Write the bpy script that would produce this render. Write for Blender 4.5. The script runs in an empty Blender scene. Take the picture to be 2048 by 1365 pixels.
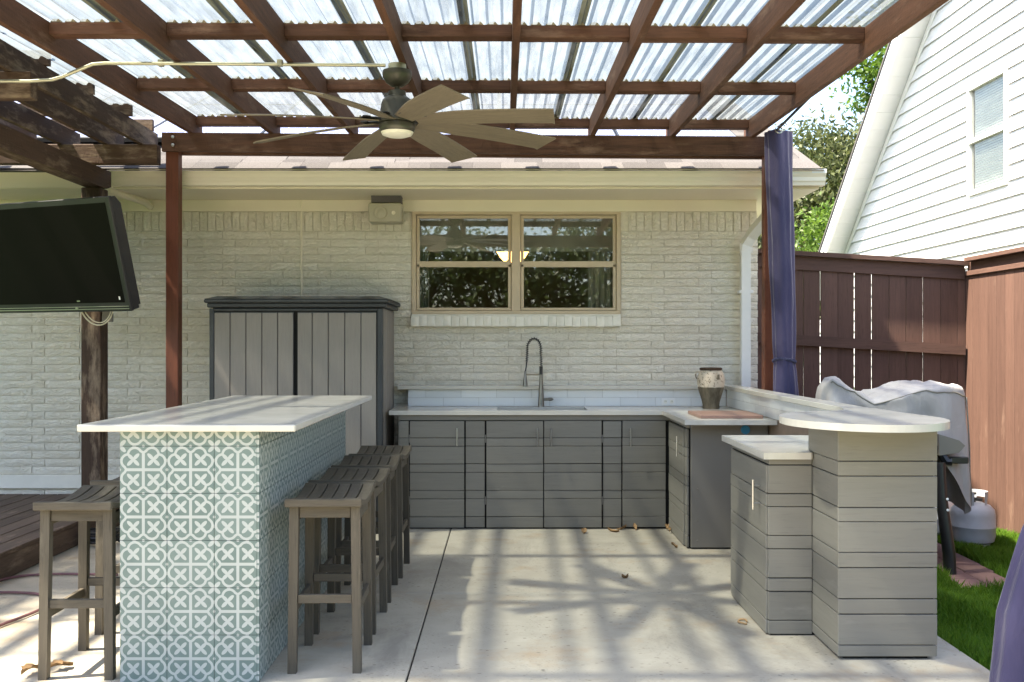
import bpy, bmesh, math, random
import numpy as np
from mathutils import Vector, Matrix, noise as mnoise
R = math.radians
random.seed(7); rng = np.random.default_rng(7)
S = bpy.context.scene
COL = S.collection

# ------------------------------------------------------------------ camera, sky, sun, exposure
FPX, CX, HY, CAMH = 1990.0, 1010.0, 690.0, 1.43
cam = bpy.data.cameras.new('camera'); camo = bpy.data.objects.new('camera', cam); COL.objects.link(camo)
camo.location = (0, 0, CAMH); camo.rotation_euler = (R(90), 0, 0)
cam.sensor_width = 36; cam.lens = FPX / 2048 * 36
cam.shift_x = (1024 - CX) / 2048; cam.shift_y = (HY - 682.5) / 2048
cam.clip_end = 500; cam.clip_start = 0.05
S.camera = camo
SUN = Vector((0.555, 0.125, -1.0)).normalized()          # the way the light travels
w = bpy.data.worlds.new('World'); S.world = w; w.use_nodes = True
wn = w.node_tree; bg = wn.nodes['Background']
sky = wn.nodes.new('ShaderNodeTexSky'); sky.sky_type = 'NISHITA'; sky.sun_disc = False
sky.sun_elevation = math.asin(-SUN.z); sky.sun_rotation = math.atan2(-SUN.x, -SUN.y)
sky.air_density = 1.0; sky.dust_density = 2.0; sky.ozone_density = 0.4
wn.links.new(sky.outputs[0], bg.inputs[0]); bg.inputs[1].default_value = 0.115
sun = bpy.data.lights.new('sun', 'SUN'); sun.energy = 5.0; sun.angle = R(1.6); sun.color = (1, 0.90, 0.74)
suno = bpy.data.objects.new('sun', sun); COL.objects.link(suno)
suno.rotation_euler = SUN.to_track_quat('-Z', 'Y').to_euler(); suno.location = (-6, -2, 12)
S.view_settings.view_transform = 'Standard'; S.view_settings.look = 'None'
S.view_settings.exposure = 2.38; S.view_settings.gamma = 1; S.view_settings.use_curve_mapping = False
S.render.engine = 'CYCLES'
S.cycles.max_bounces = 7; S.cycles.transparent_max_bounces = 14; S.cycles.diffuse_bounces = 4
S.cycles.use_denoising = True; S.cycles.caustics_reflective = False; S.cycles.caustics_refractive = False

# ------------------------------------------------------------------ shader helper
class E:
    """a float socket with arithmetic"""
    def __init__(s, t, o): s.t, s.o = t, o
    def _m(s, op, b=None, c=None):
        n = s.t.nodes.new('ShaderNodeMath'); n.operation = op
        for i, x in enumerate((s, b, c)):
            if x is None: continue
            if isinstance(x, E): s.t.links.new(x.o, n.inputs[i])
            else: n.inputs[i].default_value = x
        return E(s.t, n.outputs[0])
    def __add__(s, b): return s._m('ADD', b)
    __radd__ = __add__
    def __sub__(s, b): return s._m('SUBTRACT', b)
    def __rsub__(s, b): return (s * -1) + b
    def __mul__(s, b): return s._m('MULTIPLY', b)
    __rmul__ = __mul__
    def __truediv__(s, b): return s._m('DIVIDE', b)
    def abs(s): return s._m('ABSOLUTE')
    def sqrt(s): return s._m('SQRT')
    def mn(s, b): return s._m('MINIMUM', b)
    def mx(s, b): return s._m('MAXIMUM', b)
    def lt(s, b): return s._m('LESS_THAN', b)
    def gt(s, b): return s._m('GREATER_THAN', b)
    def step(s, a, b):
        n = s.t.nodes.new('ShaderNodeMapRange'); n.clamp = True
        s.t.links.new(s.o, n.inputs[0]); n.inputs[1].default_value = a; n.inputs[2].default_value = b
        return E(s.t, n.outputs[0])
class T:
    def __init__(s, name):
        s.m = bpy.data.materials.new(name); s.m.use_nodes = True; s.t = s.m.node_tree
        s.t.nodes.clear(); s.out = s.t.nodes.new('ShaderNodeOutputMaterial')
    def n(s, k): return s.t.nodes.new('ShaderNode' + k)
    def l(s, a, b): s.t.links.new(a.o if isinstance(a, E) else a, b)
    def co(s, k='Object'): return s.n('TexCoord').outputs[k]
    def schlick(s, f0=.04, k=.96):
        n = s.n('LayerWeight'); n.inputs[0].default_value = .5; f = E(s.t, n.outputs['Facing']); f2 = f * f
        return f2 * f2 * f * k + f0
    def rnd(s): return E(s.t, s.n('ObjectInfo').outputs['Random'])
    def sc(s, v, xyz, rnd=0):
        m = s.n('Mapping'); s.l(v, m.inputs[0]); m.inputs['Scale'].default_value = xyz
        if rnd:
            c = s.n('CombineXYZ'); r = s.rnd() * rnd
            for i in range(3): s.l(r, c.inputs[i])
            s.l(c.outputs[0], m.inputs['Location'])
        return m.outputs[0]
    def noise(s, v, scale, detail=3, rough=.55, dist=0):
        n = s.n('TexNoise'); s.l(v, n.inputs['Vector']); n.inputs['Scale'].default_value = scale
        n.inputs['Detail'].default_value = detail; n.inputs['Roughness'].default_value = rough
        n.inputs['Distortion'].default_value = dist
        return E(s.t, n.outputs['Fac'])
    def voro(s, v, scale, feat='F1'):
        n = s.n('TexVoronoi'); s.l(v, n.inputs['Vector']); n.inputs['Scale'].default_value = scale; n.feature = feat
        return E(s.t, n.outputs['Distance'])
    def xyz(s, v):
        n = s.n('SeparateXYZ'); s.l(v, n.inputs[0]); return [E(s.t, o) for o in n.outputs]
    def mix(s, f, a, b):
        n = s.n('Mix'); n.data_type = 'RGBA'
        if isinstance(f, E): s.l(f, n.inputs[0])
        else: n.inputs[0].default_value = f
        for x, i in ((a, 6), (b, 7)):
            if isinstance(x, (tuple, list)): n.inputs[i].default_value = (*x[:3], 1)
            else: s.l(x, n.inputs[i])
        return n.outputs[2]
    def bump(s, h, st, d=.01, prev=None):
        n = s.n('Bump'); s.l(h, n.inputs['Height']); n.inputs['Strength'].default_value = st; n.inputs['Distance'].default_value = d
        if prev is not None: s.l(prev, n.inputs['Normal'])
        return n.outputs[0]
    def bsdf(s, col, rough=.6, metal=0, bump=None, spec=.5, **kw):
        b = s.n('BsdfPrincipled')
        if isinstance(col, (tuple, list)): b.inputs['Base Color'].default_value = (*col[:3], 1)
        else: s.l(col, b.inputs['Base Color'])
        if isinstance(rough, E): s.l(rough, b.inputs['Roughness'])
        else: b.inputs['Roughness'].default_value = rough
        b.inputs['Metallic'].default_value = metal; b.inputs['Specular IOR Level'].default_value = spec
        if bump is not None: s.l(bump, b.inputs['Normal'])
        for k, v in kw.items(): b.inputs[k].default_value = v
        return b
    def end(s, sh):
        s.l(sh.outputs[0] if hasattr(sh, 'outputs') else sh, s.out.inputs[0]); return s.m
def plain(name, col, rough=.5, metal=0, var=.12, scale=6, bump=.1, bscale=60, spec=.5, piece=.1, **kw):
    t = T(name); v = t.sc(t.co(), (1, 1, 1), 20)
    f = (t.noise(v, scale, 4) * (1 - piece) + t.rnd() * piece)
    c = t.mix(f.step(.3, .7), [x * (1 - var) for x in col], [min(1, x * (1 + var)) for x in col])
    b = t.bump(t.noise(v, bscale, 3), bump, .004) if bump else None
    return t.end(t.bsdf(c, rough, metal, b, spec, **kw))
def wood(name, ax, dark, light, rough=.75, worn=None, wornamt=.55, gs=18, bump=.35, piece=.35, saw=0, fine_amt=.45):
    t = T(name); st = [1, 1, 1]; st[ax] = .06
    v = t.sc(t.co(), st, 30); g = t.noise(v, gs * 2.2, 6, .65, .6); g2 = t.noise(t.sc(t.co(), [.5 if i != ax else .12 for i in range(3)], 11), 6, 3)
    f = (g * .6 + g2 * .4).step(.3, .7) * (1 - piece) + t.rnd() * piece
    c = t.mix(f, dark, light)
    fine = t.noise(v, gs * 9, 3, .6)
    c = t.mix(fine.step(.56, .72) * fine_amt, c, [x * .35 for x in dark])
    if worn: c = t.mix((t.noise(t.sc(t.co(), [1 if i != ax else .25 for i in range(3)], 9), 9, 5, .7)).step(wornamt, wornamt + .18) * .8, c, worn)
    h = g * .6 + fine * .4
    if saw:
        ss = [0, 0, 0]; ss[ax] = 1
        h = h + t.noise(t.sc(t.co(), [.4 if i != ax else 1 for i in range(3)]), saw, 2) * .8
    return t.end(t.bsdf(c, rough, 0, t.bump(h, bump, .006), .3))
MAT = {}
def wood3(key, *a, **k):
    for i, s in enumerate('xyz'): MAT[key + '_' + s] = wood(key + '_' + s, i, *a, **k)
wood3('stain', (.026, .012, .007), (.150, .070, .040), worn=(.20, .125, .085), wornamt=.56, saw=90, piece=.25)
wood3('oldwood', (.026, .016, .010), (.095, .055, .034), worn=(.27, .205, .14), wornamt=.50, saw=70)
wood3('postpaint', (.085, .026, .013), (.145, .046, .022), rough=.5, bump=.12, piece=.1)
wood3('fencewood', (.068, .038, .029), (.145, .082, .063), bump=.3)
wood3('fencelit', (.060, .031, .023), (.140, .078, .057), worn=(.20, .13, .095), wornamt=.6, bump=.3)  # side fence's own board colour, with paler worn patches
wood3('deckwood', (.05, .034, .025), (.15, .105, .078), worn=(.30, .22, .16), bump=.5)
wood3('stoolwood', (.048, .040, .028), (.125, .107, .078), rough=.6, worn=(.20, .175, .13), wornamt=.62, bump=.25, piece=.2)
wood3('bladewood', (.13, .107, .076), (.23, .19, .135), rough=.5, bump=.08, gs=30, piece=.1)
wood3('greyboard', (.175, .165, .138), (.235, .223, .190), rough=.42, bump=.2, piece=.45, gs=12, fine_amt=.16, worn=(.27, .255, .22), wornamt=.62)
wood3('shedboard', (.215, .195, .17), (.275, .25, .22), rough=.6, bump=.15, gs=40, piece=.15, fine_amt=.12)
MAT['cutting'] = wood('cutting', 0, (.24, .135, .10), (.35, .215, .165), rough=.45, bump=.05)
MAT['cream'] = plain('cream_paint', (.78, .72, .575), .45, var=.05, scale=1.5, bump=.05, piece=.15)
MAT['creamdark'] = plain('cream_speaker', (.42, .39, .29), .5, var=.05)
MAT['white'] = plain('white_paint', (.80, .80, .78), .4, var=.03, bump=.04)
MAT['siding'] = plain('white_siding', (.66, .66, .66), .5, var=.03, bump=.15, bscale=30, piece=.3)
MAT['beige'] = plain('beige_frame', (.55, .45, .31), .45, var=.07, bump=.05)
MAT['black'] = plain('black_plastic', (.011, .011, .012), .4, var=.2, bump=.1)
MAT['gap'] = plain('dark_gap', (.012, .012, .011), .9, bump=0)
MAT['darkframe'] = plain('charcoal_resin', (.03, .034, .036), .5, var=.2)
MAT['bronze'] = plain('bronze_metal', (.085, .082, .066), .42, .6, var=.12, bump=.03)
MAT['steel'] = plain('brushed_steel', (.52, .51, .48), .3, 1, var=.08, bump=.03)
MAT['faucet'] = plain('faucet_nickel', (.20, .19, .165), .3, 1, var=.1, bump=.02)
MAT['pipe'] = plain('galvanised_pipe', (.50, .49, .36), .4, .7, var=.12, bump=.03)
MAT['tank'] = plain('tank_paint', (.36, .38, .40), .45, var=.08, scale=12, bump=.12)
MAT['glasswhite'] = plain('opal_glass', (.82, .80, .70), .35, bump=0)
MAT['rope'] = plain('rope', (.05, .05, .10), .9, bump=.3)
MAT['hose'] = plain('hose_rubber', (.16, .07, .075), .55)
MAT['cable'] = plain('white_cable', (.62, .58, .42), .5, bump=0)
MAT['blue'] = plain('blue_plastic', (.03, .22, .42), .4)
MAT['plywood'] = plain('plywood', (.26, .19, .14), .7, var=.2)
MAT['paver'] = plain('red_paver', (.15, .085, .075), .85, var=.2, scale=25, bump=.4, piece=.5)
MAT['room'] = plain('room_wall', (.20, .19, .15), .8, bump=0)
MAT['curtainin'] = plain('inner_drape', (.42, .41, .34), .9, bump=.1)
MAT['soil'] = plain('soil', (.10, .075, .05), .95, var=.4, scale=9, bump=.5)
MAT['dryleaf'] = plain('dry_leaf', (.30, .185, .085), .8, var=.35, scale=30, piece=.4)
MAT['bark'] = plain('bark', (.10, .08, .06), .9, var=.4, scale=20, bump=.6)
MAT['panelgrey'] = plain('grey_end_panel', (.18, .168, .145), .5, var=.05, scale=2, bump=.04)
MAT['roofdark'] = plain('asphalt_edge', (.10, .09, .09), .9)
def m_brick():
    t = T('painted_brick'); v = t.sc(t.co(), (1, 1, 1), 40)
    f = t.noise(v, 14, 4) * .7 + t.rnd() * .3
    c = t.mix(f.step(.3, .7), (.75, .705, .585), (.84, .80, .69))
    hole = t.noise(v, 70, 2, .5)
    c = t.mix(hole.step(.70, .76) * .5, c, (.35, .32, .26))
    b = t.bump(t.noise(t.sc(t.co(), (.55, 1, 1.0), 40), 42, 4, .65, 1.2), 1.0, .022)
    b = t.bump(t.noise(v, 160, 2), .25, .003, b)
    return t.end(t.bsdf(c, .62, 0, b, .35))
MAT['brick'] = m_brick()
MAT['brickflat'] = plain('painted_brick_smooth', (.78, .75, .65), .6, var=.06, scale=10, bump=.25, bscale=50, piece=.3)
MAT['mortar'] = plain('painted_mortar', (.70, .655, .54), .8, var=.12, scale=20, bump=.4)
def m_conc():
    t = T('concrete'); o = t.n('NewGeometry').outputs['Position']
    big = t.noise(o, .9, 4, .6); mid = t.noise(o, 4.5, 5, .65)
    c = t.mix((big * .5 + mid * .5).step(.32, .68), (.335, .30, .238), (.475, .435, .35))
    rust = t.noise(t.sc(o, (1, 1, 1)), 1.7, 5, .7)
    c = t.mix(rust.step(.54, .70) * .60, c, (.36, .255, .15))
    stain = t.noise(t.sc(o, (1.2, .6, 1)), 1.1, 6, .72, .8)
    c = t.mix(stain.step(.54, .68) * .50, c, (.20, .18, .15))
    pv = t.sc(o, (1, 1.9, 1)); pit = t.voro(pv, 17)
    gate = t.noise(o, 1.6, 4, .6).step(.40, .56)
    pits = (1 - pit.step(.10, .20)) * gate * t.noise(o, 23, 1).step(.44, .50)
    pit2 = (1 - t.voro(t.sc(o, (1, 2.4, 1)), 42).step(.12, .24)) * t.noise(o, 3.1, 3).step(.46, .58)
    pits = pits.mx(pit2 * .7)
    c = t.mix(pits * .8, c, (.13, .115, .09))
    streak = t.noise(t.sc(o, (.5, 2.5, 1)), 5, 5, .7, .5)
    c = t.mix(streak.step(.58, .72) * .30, c, (.25, .225, .18))
    fine = t.noise(o, 120, 3)
    c = t.mix(fine.step(.62, .75) * .25, c, (.25, .235, .2))
    b = t.bump(fine * .3 - pits * 1.0 + mid * .3, .35, .006)
    return t.end(t.bsdf(c, .78, 0, b, .3))
MAT['concrete'] = m_conc()
def m_quartz():
    t = T('white_quartz'); v = t.co()
    f = t.noise(v, 5, 5, .6, 1.0)
    c = t.mix(f.step(.56, .70) * .5, (.56, .535, .475), (.45, .42, .365))
    c = t.mix(t.noise(v, 160, 2).step(.60, .70) * .25, c, (.50, .48, .44))
    return t.end(t.bsdf(c, t.noise(v, 3, 3) * .18 + .12, 0, None, .5))
MAT['quartz'] = m_quartz()
def m_tile():
    t = T('patterned_tile'); uv = t.co('UV')
    x, y, _ = t.xyz(uv)
    a = ((x - .5) * 2).abs(); b = ((y - .5) * 2).abs()
    def circ(cx, cy, r): return ((a - cx) * (a - cx) + (b - cy) * (b - cy)).sqrt() - r
    def poly(p, q): return (((p - .66 - q * .62) * .85).mx(q - .36)).mx((.062 - p).mx(.062 - q))
    d = circ(.64, .36, .235).mn(circ(.36, .64, .235)).mn(poly(a, b)).mn(poly(b, a))
    band = d.gt(0) * d.lt(.105)
    p = (a + b) * .7071; q = (a - b) * .7071
    def ell(pp, qq, rp, rq): return ((pp / rp) * (pp / rp) + (qq / rq) * (qq / rq)).lt(1)
    c0 = .43 * 1.4142
    fl = ell(p - c0 - .15, q, .17, .075).mx(ell(p - c0 + .175, q, .175, .078)).mx(ell(q - .18, p - c0, .175, .078)).mx(ell(q + .18, p - c0, .175, .078))
    cor = ell(p - 1.4142 + .18, q, .165, .085)
    dot = ((a - 1) * (a - 1) + b * b).sqrt().lt(.06).mx(((b - 1) * (b - 1) + a * a).sqrt().lt(.06))
    wmask = band.mx(fl).mx(cor).mx(dot)
    o = t.sc(t.co(), (1, 1, 1), 30)
    n1 = t.noise(o, 14, 4)
    teal = t.mix((n1 * .7 + t.rnd() * .3).step(.3, .7), (.108, .160, .146), (.145, .20, .184))
    wh = t.mix(n1, (.335, .37, .352), (.41, .44, .42))
    c = t.mix(wmask, teal, wh)
    c = t.mix(t.noise(o, 6, 5, .7).step(.62, .8) * .12, c, (.42, .34, .26))
    return t.end(t.bsdf(c, .38, 0, t.bump(t.noise(o, 25, 3), .04, .004), .45))
MAT['tile'] = m_tile()
MAT['subway'] = plain('white_ceramic_tile', (.74, .755, .75), .15, var=.04, scale=4, bump=.03, bscale=10, piece=.6)
MAT['grout'] = plain('grout', (.42, .41, .37), .9, var=.1)
def m_sheet():
    t = T('clear_corrugated_polycarbonate'); o = t.co(); uv = t.co('UV')
    u, v, _ = t.xyz(uv)
    st = t.noise(t.sc(o, (1, .05, 1), 17), 55, 4, .6)
    st2 = t.noise(t.sc(o, (1, .12, 1), 5), 16, 3, .6)
    col = t.mix((st * .6 + st2 * .4).step(.36, .64), (.12, .137, .145), (.225, .245, .252))  # streaks in the tint stand in for light bent by the ribs
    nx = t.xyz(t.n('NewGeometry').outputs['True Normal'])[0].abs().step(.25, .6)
    col = t.mix(nx * .6, col, (.13, .145, .14))  # sloping rib sides tinted darker, imitating their sideways refraction
    edge = 1 - u.mn((1 - u) * 1.6).step(.040, .062)
    dirt = edge * .80 + (st2 * t.noise(o, 5, 4)).step(.28, .42) * .22
    tr = t.n('BsdfTransparent'); t.l(col, tr.inputs[0])
    df = t.n('BsdfTranslucent'); df.inputs[0].default_value = (.33, .37, .39, 1)
    dd = t.n('BsdfDiffuse'); dd.inputs[0].default_value = (.15, .15, .075, 1)
    gl = t.n('BsdfGlossy'); gl.inputs['Roughness'].default_value = .1; gl.inputs[0].default_value = (.95, .95, .95, 1)
    m1 = t.n('MixShader'); t.l(.20 + (st2.step(.35, .65)) * .16, m1.inputs[0]); t.l(tr.outputs[0], m1.inputs[1]); t.l(df.outputs[0], m1.inputs[2])
    m2 = t.n('MixShader'); t.l(dirt, m2.inputs[0]); t.l(m1.outputs[0], m2.inputs[1]); t.l(dd.outputs[0], m2.inputs[2])
    m3 = t.n('MixShader'); t.l(t.schlick(.02, .4), m3.inputs[0]); t.l(m2.outputs[0], m3.inputs[1]); t.l(gl.outputs[0], m3.inputs[2])
    return t.end(m3)
MAT['sheet'] = m_sheet()
def m_glass(name, tint=(.90, .91, .89), boost=.04):
    t = T(name); tr = t.n('BsdfTransparent'); tr.inputs[0].default_value = (*tint, 1)
    gl = t.n('BsdfGlossy'); gl.inputs['Roughness'].default_value = .015
    f = t.schlick(.04 + boost)
    m = t.n('MixShader'); t.l(f, m.inputs[0]); t.l(tr.outputs[0], m.inputs[1]); t.l(gl.outputs[0], m.inputs[2])
    return t.end(m)
MAT['glass'] = m_glass('window_glass', boost=.10); MAT['glass2'] = m_glass('clear_window_glass', boost=.0)
def m_fabric(name, c0, c1, scale=5, rough=.75, sheen=.4):
    t = T(name); o = t.co()
    c = t.mix(t.noise(t.sc(o, (1, 1, .35)), scale, 4).step(.3, .7), c0, c1)
    b = t.bump(t.noise(o, 380, 2), .12, .002); b = t.bump(t.noise(t.sc(o, (1, 1, .3)), 14, 4, .6, .8), .35, .03, b)
    return t.end(t.bsdf(c, rough, 0, b, .3, **{'Sheen Weight': sheen, 'Sheen Roughness': .4}))
MAT['curtain'] = m_fabric('purple_curtain', (.031, .030, .080), (.066, .056, .118))
MAT['cover'] = m_fabric('grill_cover_cloth', (.33, .31, .30), (.42, .40, .385), rough=.85, sheen=.1)
def m_shingle():
    t = T('asphalt_shingle'); o = t.n('NewGeometry').outputs['Position']
    f = t.noise(o, 90, 3) * .65 + t.rnd() * .35
    c = t.mix(f.step(.25, .75), (.050, .046, .045), (.115, .107, .104))
    return t.end(t.bsdf(c, .95, 0, t.bump(t.noise(o, 220, 2), .5, .004), .2))
MAT['shingle'] = m_shingle()
def m_solar():
    t = T('solar_cells'); x, y, _ = t.xyz(t.co('UV'))
    def grid(e, n, wd): f = (e * n)._m('FRACT'); return (f.mn(1 - f)).lt(wd)
    g = grid(x, 6, .016).mx(grid(y, 10, .016)); bus = grid(x, 18, .02) * .35
    c = t.mix(g.mx(bus), (.13, .135, .21), (.45, .46, .52))
    return t.end(t.bsdf(c, .25, 0, None, 1.0))
MAT['solar'] = m_solar()
def m_leaf(name, c0, c1, trans=.35):
    t = T(name); g = t.n('NewGeometry'); r = E(t.t, g.outputs['Random Per Island'])
    p = t.noise(g.outputs['Position'], 1.3, 3)
    c = t.mix((r * .6 + p * .4).step(.2, .8), c0, c1)
    d = t.bsdf(c, .5, 0, None, .4); tl = t.n('BsdfTranslucent'); t.l(c, tl.inputs[0])
    m = t.n('MixShader'); m.inputs[0].default_value = trans; t.l(d.outputs[0], m.inputs[1]); t.l(tl.outputs[0], m.inputs[2])
    return t.end(m)
MAT['leafdark'] = m_leaf('oak_leaf', (.05, .068, .02), (.125, .14, .05))
MAT['leafbright'] = m_leaf('bright_leaf', (.06, .115, .012), (.13, .21, .03), .5)
MAT['leafback'] = m_leaf('hedge_leaf', (.035, .06, .018), (.10, .13, .04))
MAT['grassblade'] = m_leaf('grass_blade', (.08, .19, .012), (.19, .33, .035), .5)
MAT['turf'] = plain('turf_soil', (.045, .085, .018), .95, var=.4, scale=12)
def m_urn():
    t = T('urn_glaze'); o = t.co(); x, y, z = t.xyz(o)
    n = t.noise(o, 45, 5, .65); n2 = t.noise(t.sc(o, (1, 1, .3)), 18, 4)
    up = t.mix(n.step(.54, .63), (.62, .54, .42), (.24, .19, .135))
    lo = t.mix(n2.step(.35, .7), (.085, .068, .044), (.22, .19, .135))
    c = t.mix((z + n2 * .006).gt(.012), lo, up)
    return t.end(t.bsdf(c, .7, 0, t.bump(n, .5, .006), .3))
MAT['urn'] = m_urn()
def m_emit(name, col, st):
    t = T(name); e = t.n('Emission'); e.inputs[0].default_value = (*col, 1); e.inputs[1].default_value = st
    return t.end(e)
MAT['lampglow'] = m_emit('lit_amber_shade', (1.0, .48, .14), 2.2)
def m_screen():
    t = T('screen'); return t.end(t.bsdf((.006, .005, .005), .25, 0, None, .06))
MAT['screen'] = m_screen()
MAT['blind'] = plain('white_blind', (.60, .62, .60), .6, bump=0)
MAT['foamstrip'] = plain('closure_wood', (.20, .165, .10), .9, var=.3, scale=30)

# ------------------------------------------------------------------ mesh helper
WL = {}                         # world location of each object by name
def wl(o): return WL[o.name] if o is not None else Vector((0, 0, 0))
class MB:
    def __init__(s): s.v = []; s.f = []; s.uv = None
    def add(s, vs, fs):
        k = len(s.v); s.v += [tuple(p) for p in vs]; s.f += [tuple(i + k for i in f) for f in fs]; return s
    def box(s, x0, x1, y0, y1, z0, z1, c=0):
        if c <= 0:
            vs = [(x, y, z) for x in (x0, x1) for y in (y0, y1) for z in (z0, z1)]
            return s.add(vs, [(0, 1, 3, 2), (4, 6, 7, 5), (0, 4, 5, 1), (2, 3, 7, 6), (0, 2, 6, 4), (1, 5, 7, 3)])
        lo, hi = (x0, y0, z0), (x1, y1, z1); vs = []
        for i in range(8):
            sg = [(i >> 2) & 1, (i >> 1) & 1, i & 1]
            for k in range(3):
                vs.append([(hi[j] if sg[j] else lo[j]) if j == k else (hi[j] - c if sg[j] else lo[j] + c) for j in range(3)])
        ix = lambda a, b, d, k: ((a << 2) | (b << 1) | d) * 3 + k
        fs = []
        for q in (0, 1):
            fs += [tuple(ix(q, a, b, 0) for a, b in ((0, 0), (1, 0), (1, 1), (0, 1))),
                   tuple(ix(a, q, b, 1) for a, b in ((0, 0), (1, 0), (1, 1), (0, 1))),
                   tuple(ix(a, b, q, 2) for a, b in ((0, 0), (1, 0), (1, 1), (0, 1)))]
        for a in (0, 1):
            for b in (0, 1):
                fs += [(ix(0, a, b, 1), ix(1, a, b, 1), ix(1, a, b, 2), ix(0, a, b, 2)),
                       (ix(a, 0, b, 0), ix(a, 1, b, 0), ix(a, 1, b, 2), ix(a, 0, b, 2)),
                       (ix(a, b, 0, 0), ix(a, b, 1, 0), ix(a, b, 1, 1), ix(a, b, 0, 1))]
        for i in range(8): fs.append((i * 3, i * 3 + 1, i * 3 + 2))
        return s.add(vs, fs)
    def prism(s, poly, ax, a, b):
        n = len(poly); put = {0: lambda p, t: (t, p[0], p[1]), 1: lambda p, t: (p[0], t, p[1]), 2: lambda p, t: (p[0], p[1], t)}[ax]
        return s.add([put(p, a) for p in poly] + [put(p, b) for p in poly],
                     [tuple(range(n)), tuple(range(2 * n - 1, n - 1, -1))] + [(i, (i + 1) % n, n + (i + 1) % n, n + i) for i in range(n)])
    def tube(s, pts, r, n=8, sq=None):
        pts = [Vector(p) for p in pts]; m = len(pts); rs = r if isinstance(r, (list, tuple)) else [r] * m
        t0 = (pts[1] - pts[0]).normalized(); up = Vector((0, 0, 1)) if abs(t0.z) < .9 else Vector((1, 0, 0))
        a = t0.cross(up).normalized(); vs = []
        for i, p in enumerate(pts):
            t = ((pts[min(i + 1, m - 1)] - pts[max(i - 1, 0)])).normalized()
            a = (a - t * a.dot(t)).normalized(); b = t.cross(a)
            for k in range(n):
                th = 2 * math.pi * (k + (.5 if n == 4 else 0)) / n
                q = 1.4142 if n == 4 else 1
                vs.append(p + (a * math.cos(th) * (sq[0] if sq else 1) + b * math.sin(th) * (sq[1] if sq else 1)) * rs[i] * q)
        fs = [(i * n + k, i * n + (k + 1) % n, (i + 1) * n + (k + 1) % n, (i + 1) * n + k) for i in range(m - 1) for k in range(n)]
        fs += [tuple(range(n - 1, -1, -1)), tuple(range((m - 1) * n, m * n))]
        return s.add(vs, fs)
    def lathe(s, prof, n=24, c=(0, 0, 0), ax=2):
        m = len(prof); vs = []
        for r, h in prof:
            for k in range(n):
                th = 2 * math.pi * k / n; p = [r * math.cos(th), r * math.sin(th), h]
                if ax == 1: p = [p[0], h, p[1]]
                if ax == 0: p = [h, p[0], p[1]]
                vs.append((c[0] + p[0], c[1] + p[1], c[2] + p[2]))
        fs = [(i * n + k, i * n + (k + 1) % n, (i + 1) * n + (k + 1) % n, (i + 1) * n + k) for i in range(m - 1) for k in range(n)]
        if prof[0][0] > 1e-6: fs.append(tuple(range(n - 1, -1, -1)))
        if prof[-1][0] > 1e-6: fs.append(tuple(range((m - 1) * n, m * n)))
        return s.add(vs, fs)
    def grid(s, nu, nv, fn, closeu=False):
        vs = [fn(i / (nu if closeu else nu - 1), j / (nv - 1)) for j in range(nv) for i in range(nu)]
        k = nu if closeu else nu - 1
        return s.add(vs, [(j * nu + i, j * nu + (i + 1) % nu, (j + 1) * nu + (i + 1) % nu, (j + 1) * nu + i) for j in range(nv - 1) for i in range(k)])
    def mesh(s, name, mat, center=None, smooth=False, recalc=True):
        c = center if center is not None else Vector((0, 0, 0))
        me = bpy.data.meshes.new(name); me.from_pydata([(x - c[0], y - c[1], z - c[2]) for x, y, z in s.v], [], s.f)
        if recalc:
            bm = bmesh.new(); bm.from_mesh(me); bmesh.ops.remove_doubles(bm, verts=bm.verts, dist=1e-6)
            bmesh.ops.recalc_face_normals(bm, faces=bm.faces); bm.to_mesh(me); bm.free()
        me.materials.append(MAT[mat])
        if smooth:
            for p in me.polygons: p.use_smooth = True
            if smooth != 'all':
                try: me.set_sharp_from_angle(angle=R(42))
                except Exception: pass
        return me
    def bb(s):
        a = np.array(s.v); return Vector((a.min(0) + a.max(0)) / 2)
    def build(s, name, mat, parent=None, smooth=False):
        c = s.bb(); return inst(name, s.mesh(name, mat, c, smooth), c, parent)
def inst(name, me, loc, parent=None, rot=None, scale=None):
    o = bpy.data.objects.new(name, me); COL.objects.link(o)
    loc = Vector(loc)
    if parent is not None: o.parent = parent; o.location = loc - wl(parent)
    else: o.location = loc
    if rot: o.rotation_euler = rot
    if scale: o.scale = scale
    WL[o.name] = loc
    return o
def tag(o, label=None, cat=None, group=None, kind=None):
    for k, v in (('label', label), ('category', cat), ('group', group), ('kind', kind)):
        if v: o[k] = v
    return o
def thing(name, loc, label, cat, group=None):
    o = bpy.data.objects.new(name, None); COL.objects.link(o); o.location = loc; o.empty_display_size = .1
    WL[o.name] = Vector(loc); return tag(o, label, cat, group)
BOXC = {}
def board(name, x0, x1, y0, y1, z0, z1, mat, parent=None, c=.002, rot=None):
    d = (round(x1 - x0, 4), round(y1 - y0, 4), round(z1 - z0, 4), mat, c)
    if d not in BOXC:
        BOXC[d] = MB().box(-d[0] / 2, d[0] / 2, -d[1] / 2, d[1] / 2, -d[2] / 2, d[2] / 2, c).mesh(name, mat)
    return inst(name, BOXC[d], ((x0 + x1) / 2, (y0 + y1) / 2, (z0 + z1) / 2), parent, rot)
def P(x, y, Y): return Vector(((x - CX) * Y / FPX, Y, CAMH - (y - HY) * Y / FPX))

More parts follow.
